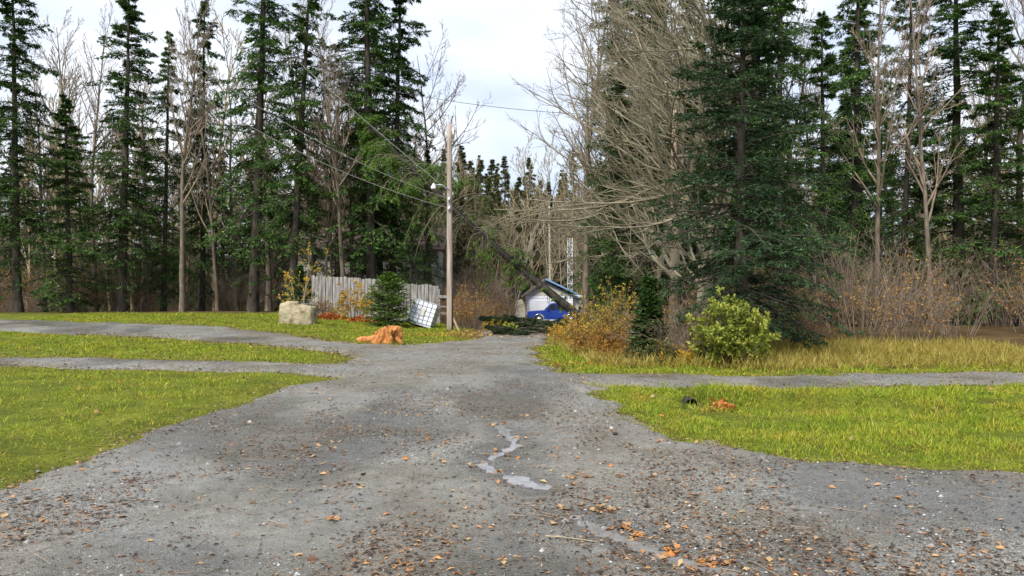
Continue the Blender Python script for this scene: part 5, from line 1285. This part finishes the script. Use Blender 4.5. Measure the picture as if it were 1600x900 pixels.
crumbs(9500, 3.6, 28, 0.03, 0.075, 'leaf_fallen', 'scattered small tan leaf scraps over the road', lambda x, y, sd: w_crumb(x, y, sd) * 0.75)
# leaf bits caught in the grass and a brown rim along the gravel edge
x, y = scatter(240000, -14, 11, 5, 33); sd = road_sd(x, y); pp = fbm(x * 2, y * 2, 131, 3)
k = view_ok(x, y) & (sd < 0.22) & (lawn_mask(x, y) > .3) & (rg.random(len(x)) < np.clip(0.75 * np.exp(-np.abs(sd + .05) / .16) * (pp * 1.7 - .25) + 0.05 * sstep(.5, .62, pp) + 0.02, 0, 1)); x, y, sd = x[k], y[k], sd[k]; m = len(x)
a = rg.random(m) * 6.283; sz = rg.uniform(.012, .05, m) * np.clip(y / 11, .9, 1.8)
g = Geo(); blades(g, np.stack([x, y, np.maximum(H(x, y) + np.where(sd < -.1, .035, .012), road_z(x, y) + .006)], -1), nrm(np.stack([np.cos(a), np.sin(a), rg.normal(size=m) * .3], -1)), nrm(np.stack([rg.normal(size=m) * .4, rg.normal(size=m) * .4, np.ones(m)], -1)), sz, sz * rg.uniform(.3, .8, m), bend=.12)
tag(g.build('leaf_litter', M['litter']), 'brown leaf bits along the gravel edges and in the grass', 'leaf litter', kind='stuff')
# twigs
m = 700; y = 3.6 * (24 / 3.6) ** rg.random(m); x = rg.uniform(-1, 1, m) * (y * .7 + .5); k = road_sd(x, y) > .1; x, y = x[k], y[k]; m = len(x)
S = np.stack([x, y, road_z(x, y) + .008], -1); a = rg.random(m) * 6.283
P = grow(S, np.stack([np.cos(a), np.sin(a), 0 * a], -1), rg.uniform(.05, .28, m), 4, 0.12, (0, 0, 0), rg); P[:, :, 2] = S[:, 2:3]
tag(Geo().tubes(P, taper(m, 4, np.full(m, .0035), .002), 3).build('twig_litter', M['bark_twig']), 'small broken twigs scattered over the gravel', 'twigs', kind='stuff')

# ------------------------------------------------------------------ single fallen leaves: parts of the road or the ground they lie on
def leaf_mesh(seed, mat, lobes=5):
    r = np.random.default_rng(seed); n = 20
    a = np.linspace(0, 2 * math.pi, n, endpoint=False)
    rad = 0.036 * (0.62 + 0.38 * np.abs(np.cos(a * lobes / 2 + 0.2))) * (1 + r.normal(size=n) * 0.10)
    rad[0] *= 1.25
    x, y = rad * np.cos(a) * 1.2, rad * np.sin(a)
    cx, cy = r.normal(size=2) * 5
    z = (x * cx * 0.03) ** 2 * 60 + 0.006 * np.sin(a * 2 + r.random() * 6) + np.hypot(x, y) ** 2 * r.uniform(0.5, 4)
    z = z - z.min() + 0.003
    V = np.vstack([np.stack([x, y, z], -1), [[0, 0, 0.006]]])
    tri = [[k, (k + 1) % n, n] for k in range(n)]
    g = Geo().add(V, tri=tri)
    g.tubes(np.array([[-.040, 0, .006], [-.055, .004, .008], [-.075, .002, .012]]), np.array([.0015, .0013, .001]), 3)
    return g.mesh('fallen_leaf', M[mat], False)
LM = [leaf_mesh(300 + k, ('leaf_fallen', 'leaf_orange', 'leaf_tan', 'leaf_fallen', 'leaf_brown', 'leaf_tan', 'leaf_orange', 'leaf_fallen')[k], (5, 5, 3, 3, 5, 5, 3, 5)[k]) for k in range(8)]
rl_ = random.Random(33)
def put_leaf(x, y, k=None, s=1.0, tilt=0.25):
    sdv = float(road_sd(np.array([x]), np.array([y]))[0])
    on = sdv > 0.05
    z = float(road_z(x, y, np.array(sdv))) if on else gz(x, y) + 0.035
    o = obj('fallen_leaf', LM[rl_.randrange(8) if k is None else k], road if on else ground, (x, y, z + 0.004))
    o.rotation_euler = (rl_.gauss(0, tilt), rl_.gauss(0, tilt), rl_.uniform(0, 6.28))
    o.scale = (s * rl_.uniform(.75, 1.25),) * 3
CL = [ # pixel, number, spread px (x, y), leaf kind
    ((500, 622), 12, (22, 10), 2), ((653, 590), 9, (16, 6), 0), ((596, 578), 3, (8, 3), 1), ((635, 622), 2, (6, 2), 1), ((673, 690), 2, (6, 3), 1), ((510, 699), 4, (18, 4), 2), ((535, 676), 5, (16, 5), 0),
    ((487, 718), 2, (5, 2), 4), ((503, 730), 2, (6, 3), 1), ((536, 717), 2, (4, 2), 4), ((520, 709), 5, (28, 4), 2), ((690, 731), 3, (14, 3), 0), ((635, 725), 2, (5, 3), 1), ((520, 820), 4, (14, 4), 1), ((487, 888), 2, (4, 2), 4), ((640, 896), 2, (4, 2), 0),
    ((775, 745), 7, (10, 8), 1), ((785, 713), 8, (22, 6), 0), ((800, 686), 6, (14, 6), 3), ((775, 665), 6, (22, 6), 2), ((822, 690), 1, (2, 1), 2), ((835, 689), 1, (2, 1), 2), ((745, 735), 4, (12, 4), 2), ((760, 655), 6, (30, 6), 2),
    ((900, 755), 14, (18, 14), 0), ((895, 800), 5, (30, 6), 2), ((945, 805), 16, (22, 10), 2), ((975, 832), 16, (24, 10), 0), ((1000, 850), 10, (24, 6), 2), ((1052, 872), 14, (18, 8), 1), ((1100, 888), 14, (26, 8), 0), ((1130, 893), 8, (16, 6), 1), ((866, 829), 2, (6, 2), 2),
    ((970, 753), 3, (10, 3), 1), ((1015, 755), 3, (12, 4), 2), ((950, 736), 2, (6, 3), 1), ((1045, 835), 4, (30, 5), 2), ((1080, 742), 2, (10, 3), 2), ((1048, 759), 1, (2, 1), 1), ((1100, 677), 2, (14, 6), 2), ((1005, 626), 1, (2, 1), 1), ((1120, 778), 3, (20, 5), 1),
    ((575, 645), 4, (30, 5), 2), ((690, 640), 4, (20, 5), 2), ((540, 760), 5, (50, 14), None), ((680, 800), 5, (80, 24), None), ((760, 545), 22, (70, 8), 0), ((700, 560), 12, (70, 8), 2), ((820, 540), 14, (30, 6), 0), ((1020, 700), 4, (60, 8), None), ((850, 715), 6, (60, 14), None)]
for (px, py), n_, (sx_, sy_), kd in CL:
    for _ in range(n_):
        py2 = py + rl_.gauss(0, sy_ * 0.55); px2 = px + rl_.gauss(0, sx_ * 0.55)
        if py2 < 528 or py2 > 915: continue
        x, y = G(px2, py2)
        put_leaf(x, y, kd if (kd is not None and rl_.random() < .62) else None, 0.60)

for _ in range(46):
    x = rl_.uniform(1.3, 7.5); y = rl_.uniform(7.2, 12.3)
    if float(road_sd(np.array([x]), np.array([y]))[0]) < -0.1: put_leaf(x, y, None, 0.8)
for _ in range(40):
    x = rl_.uniform(-10, -3.6); y = rl_.uniform(8, 26)
    if float(road_sd(np.array([x]), np.array([y]))[0]) < -0.1: put_leaf(x, y, None, 0.9)

# one long stick and a dark clod on the gravel
x, y = G(893, 856)
P = np.array([[-0.16, 0.05, 0.012], [-0.05, 0.02, .014], [0.06, -0.02, .013], [0.15, -0.06, .012]])
tag(Geo().tubes(P, np.array([.005, .0048, .004, .003]), 6).build('fallen_stick', M['bark_tan'], None, True, loc=(x, y, float(road_z(x, y)))), 'thin pale stick lying on bare gravel beside the leaf line', 'stick')
x, y = G(961, 688)
tag(lump(5, 16, 8, lambda T, V: (np.sin(V * math.pi) * np.cos(T) * .03, np.sin(V * math.pi) * np.sin(T) * .022, .014 - np.cos(V * math.pi) * .018)).build('dark_stone', M['car_dark'], None, True, loc=(x, y, float(road_z(x, y)))), 'small black stone on the gravel near the grass verge', 'stone')

# leaf drifts
def drift(label, cx, cy, rx, ry, hgt, n, mat, size):
    a = rg.random(n) * 6.283; r = np.sqrt(rg.random(n)); x = cx + np.cos(a) * r * rx; y = cy + np.sin(a) * r * ry
    z = H(x, y) + hgt * (1 - r ** 2) * rg.random(n) + 0.02
    b = rg.random(n) * 6.283; D = nrm(np.stack([np.cos(b), np.sin(b), rg.normal(size=n) * .5], -1)); N = nrm(np.stack([rg.normal(size=n) * .5, rg.normal(size=n) * .5, np.ones(n)], -1))
    g = Geo(); blades(g, np.stack([x, y, z], -1), D, N, size * rg.uniform(.6, 1.3, n), size * rg.uniform(.4, .8, n), bend=.15)
    tag(g.build('leaf_drift', M[mat]), label, 'leaves', kind='stuff')
for px, Yd, lab in ((517, 32.0, 'drift of red orange leaves at the fence foot by the russet shrub'), (566, 31.6, 'drift of red orange leaves under the yellow shrub')):
    x, y = at_px(px, Yd); drift(lab, x, y, 0.62, 0.5, 0.26, 700, 'leaf_red', 0.10)
drift('heap of orange leaves in the grassy ditch', 2.80, 10.30, 0.20, 0.22, 0.26, 90, 'leaf_orange', 0.11)
drift('golden leaf litter under the shrubs along the side driveway', 3.2, 15.9, 2.4, 0.7, 0.05, 1600, 'leaf_rust', 0.07)
drift('brown leaf litter across the lane under the torn boughs', -0.2, 27.0, 2.2, 3.0, 0.03, 1500, 'leaf_fallen', 0.09)
drift('yellow leaves at the foot of the utility pole', -2.0, 26.0, 1.8, 1.0, 0.04, 700, 'leaf_gold', 0.08)
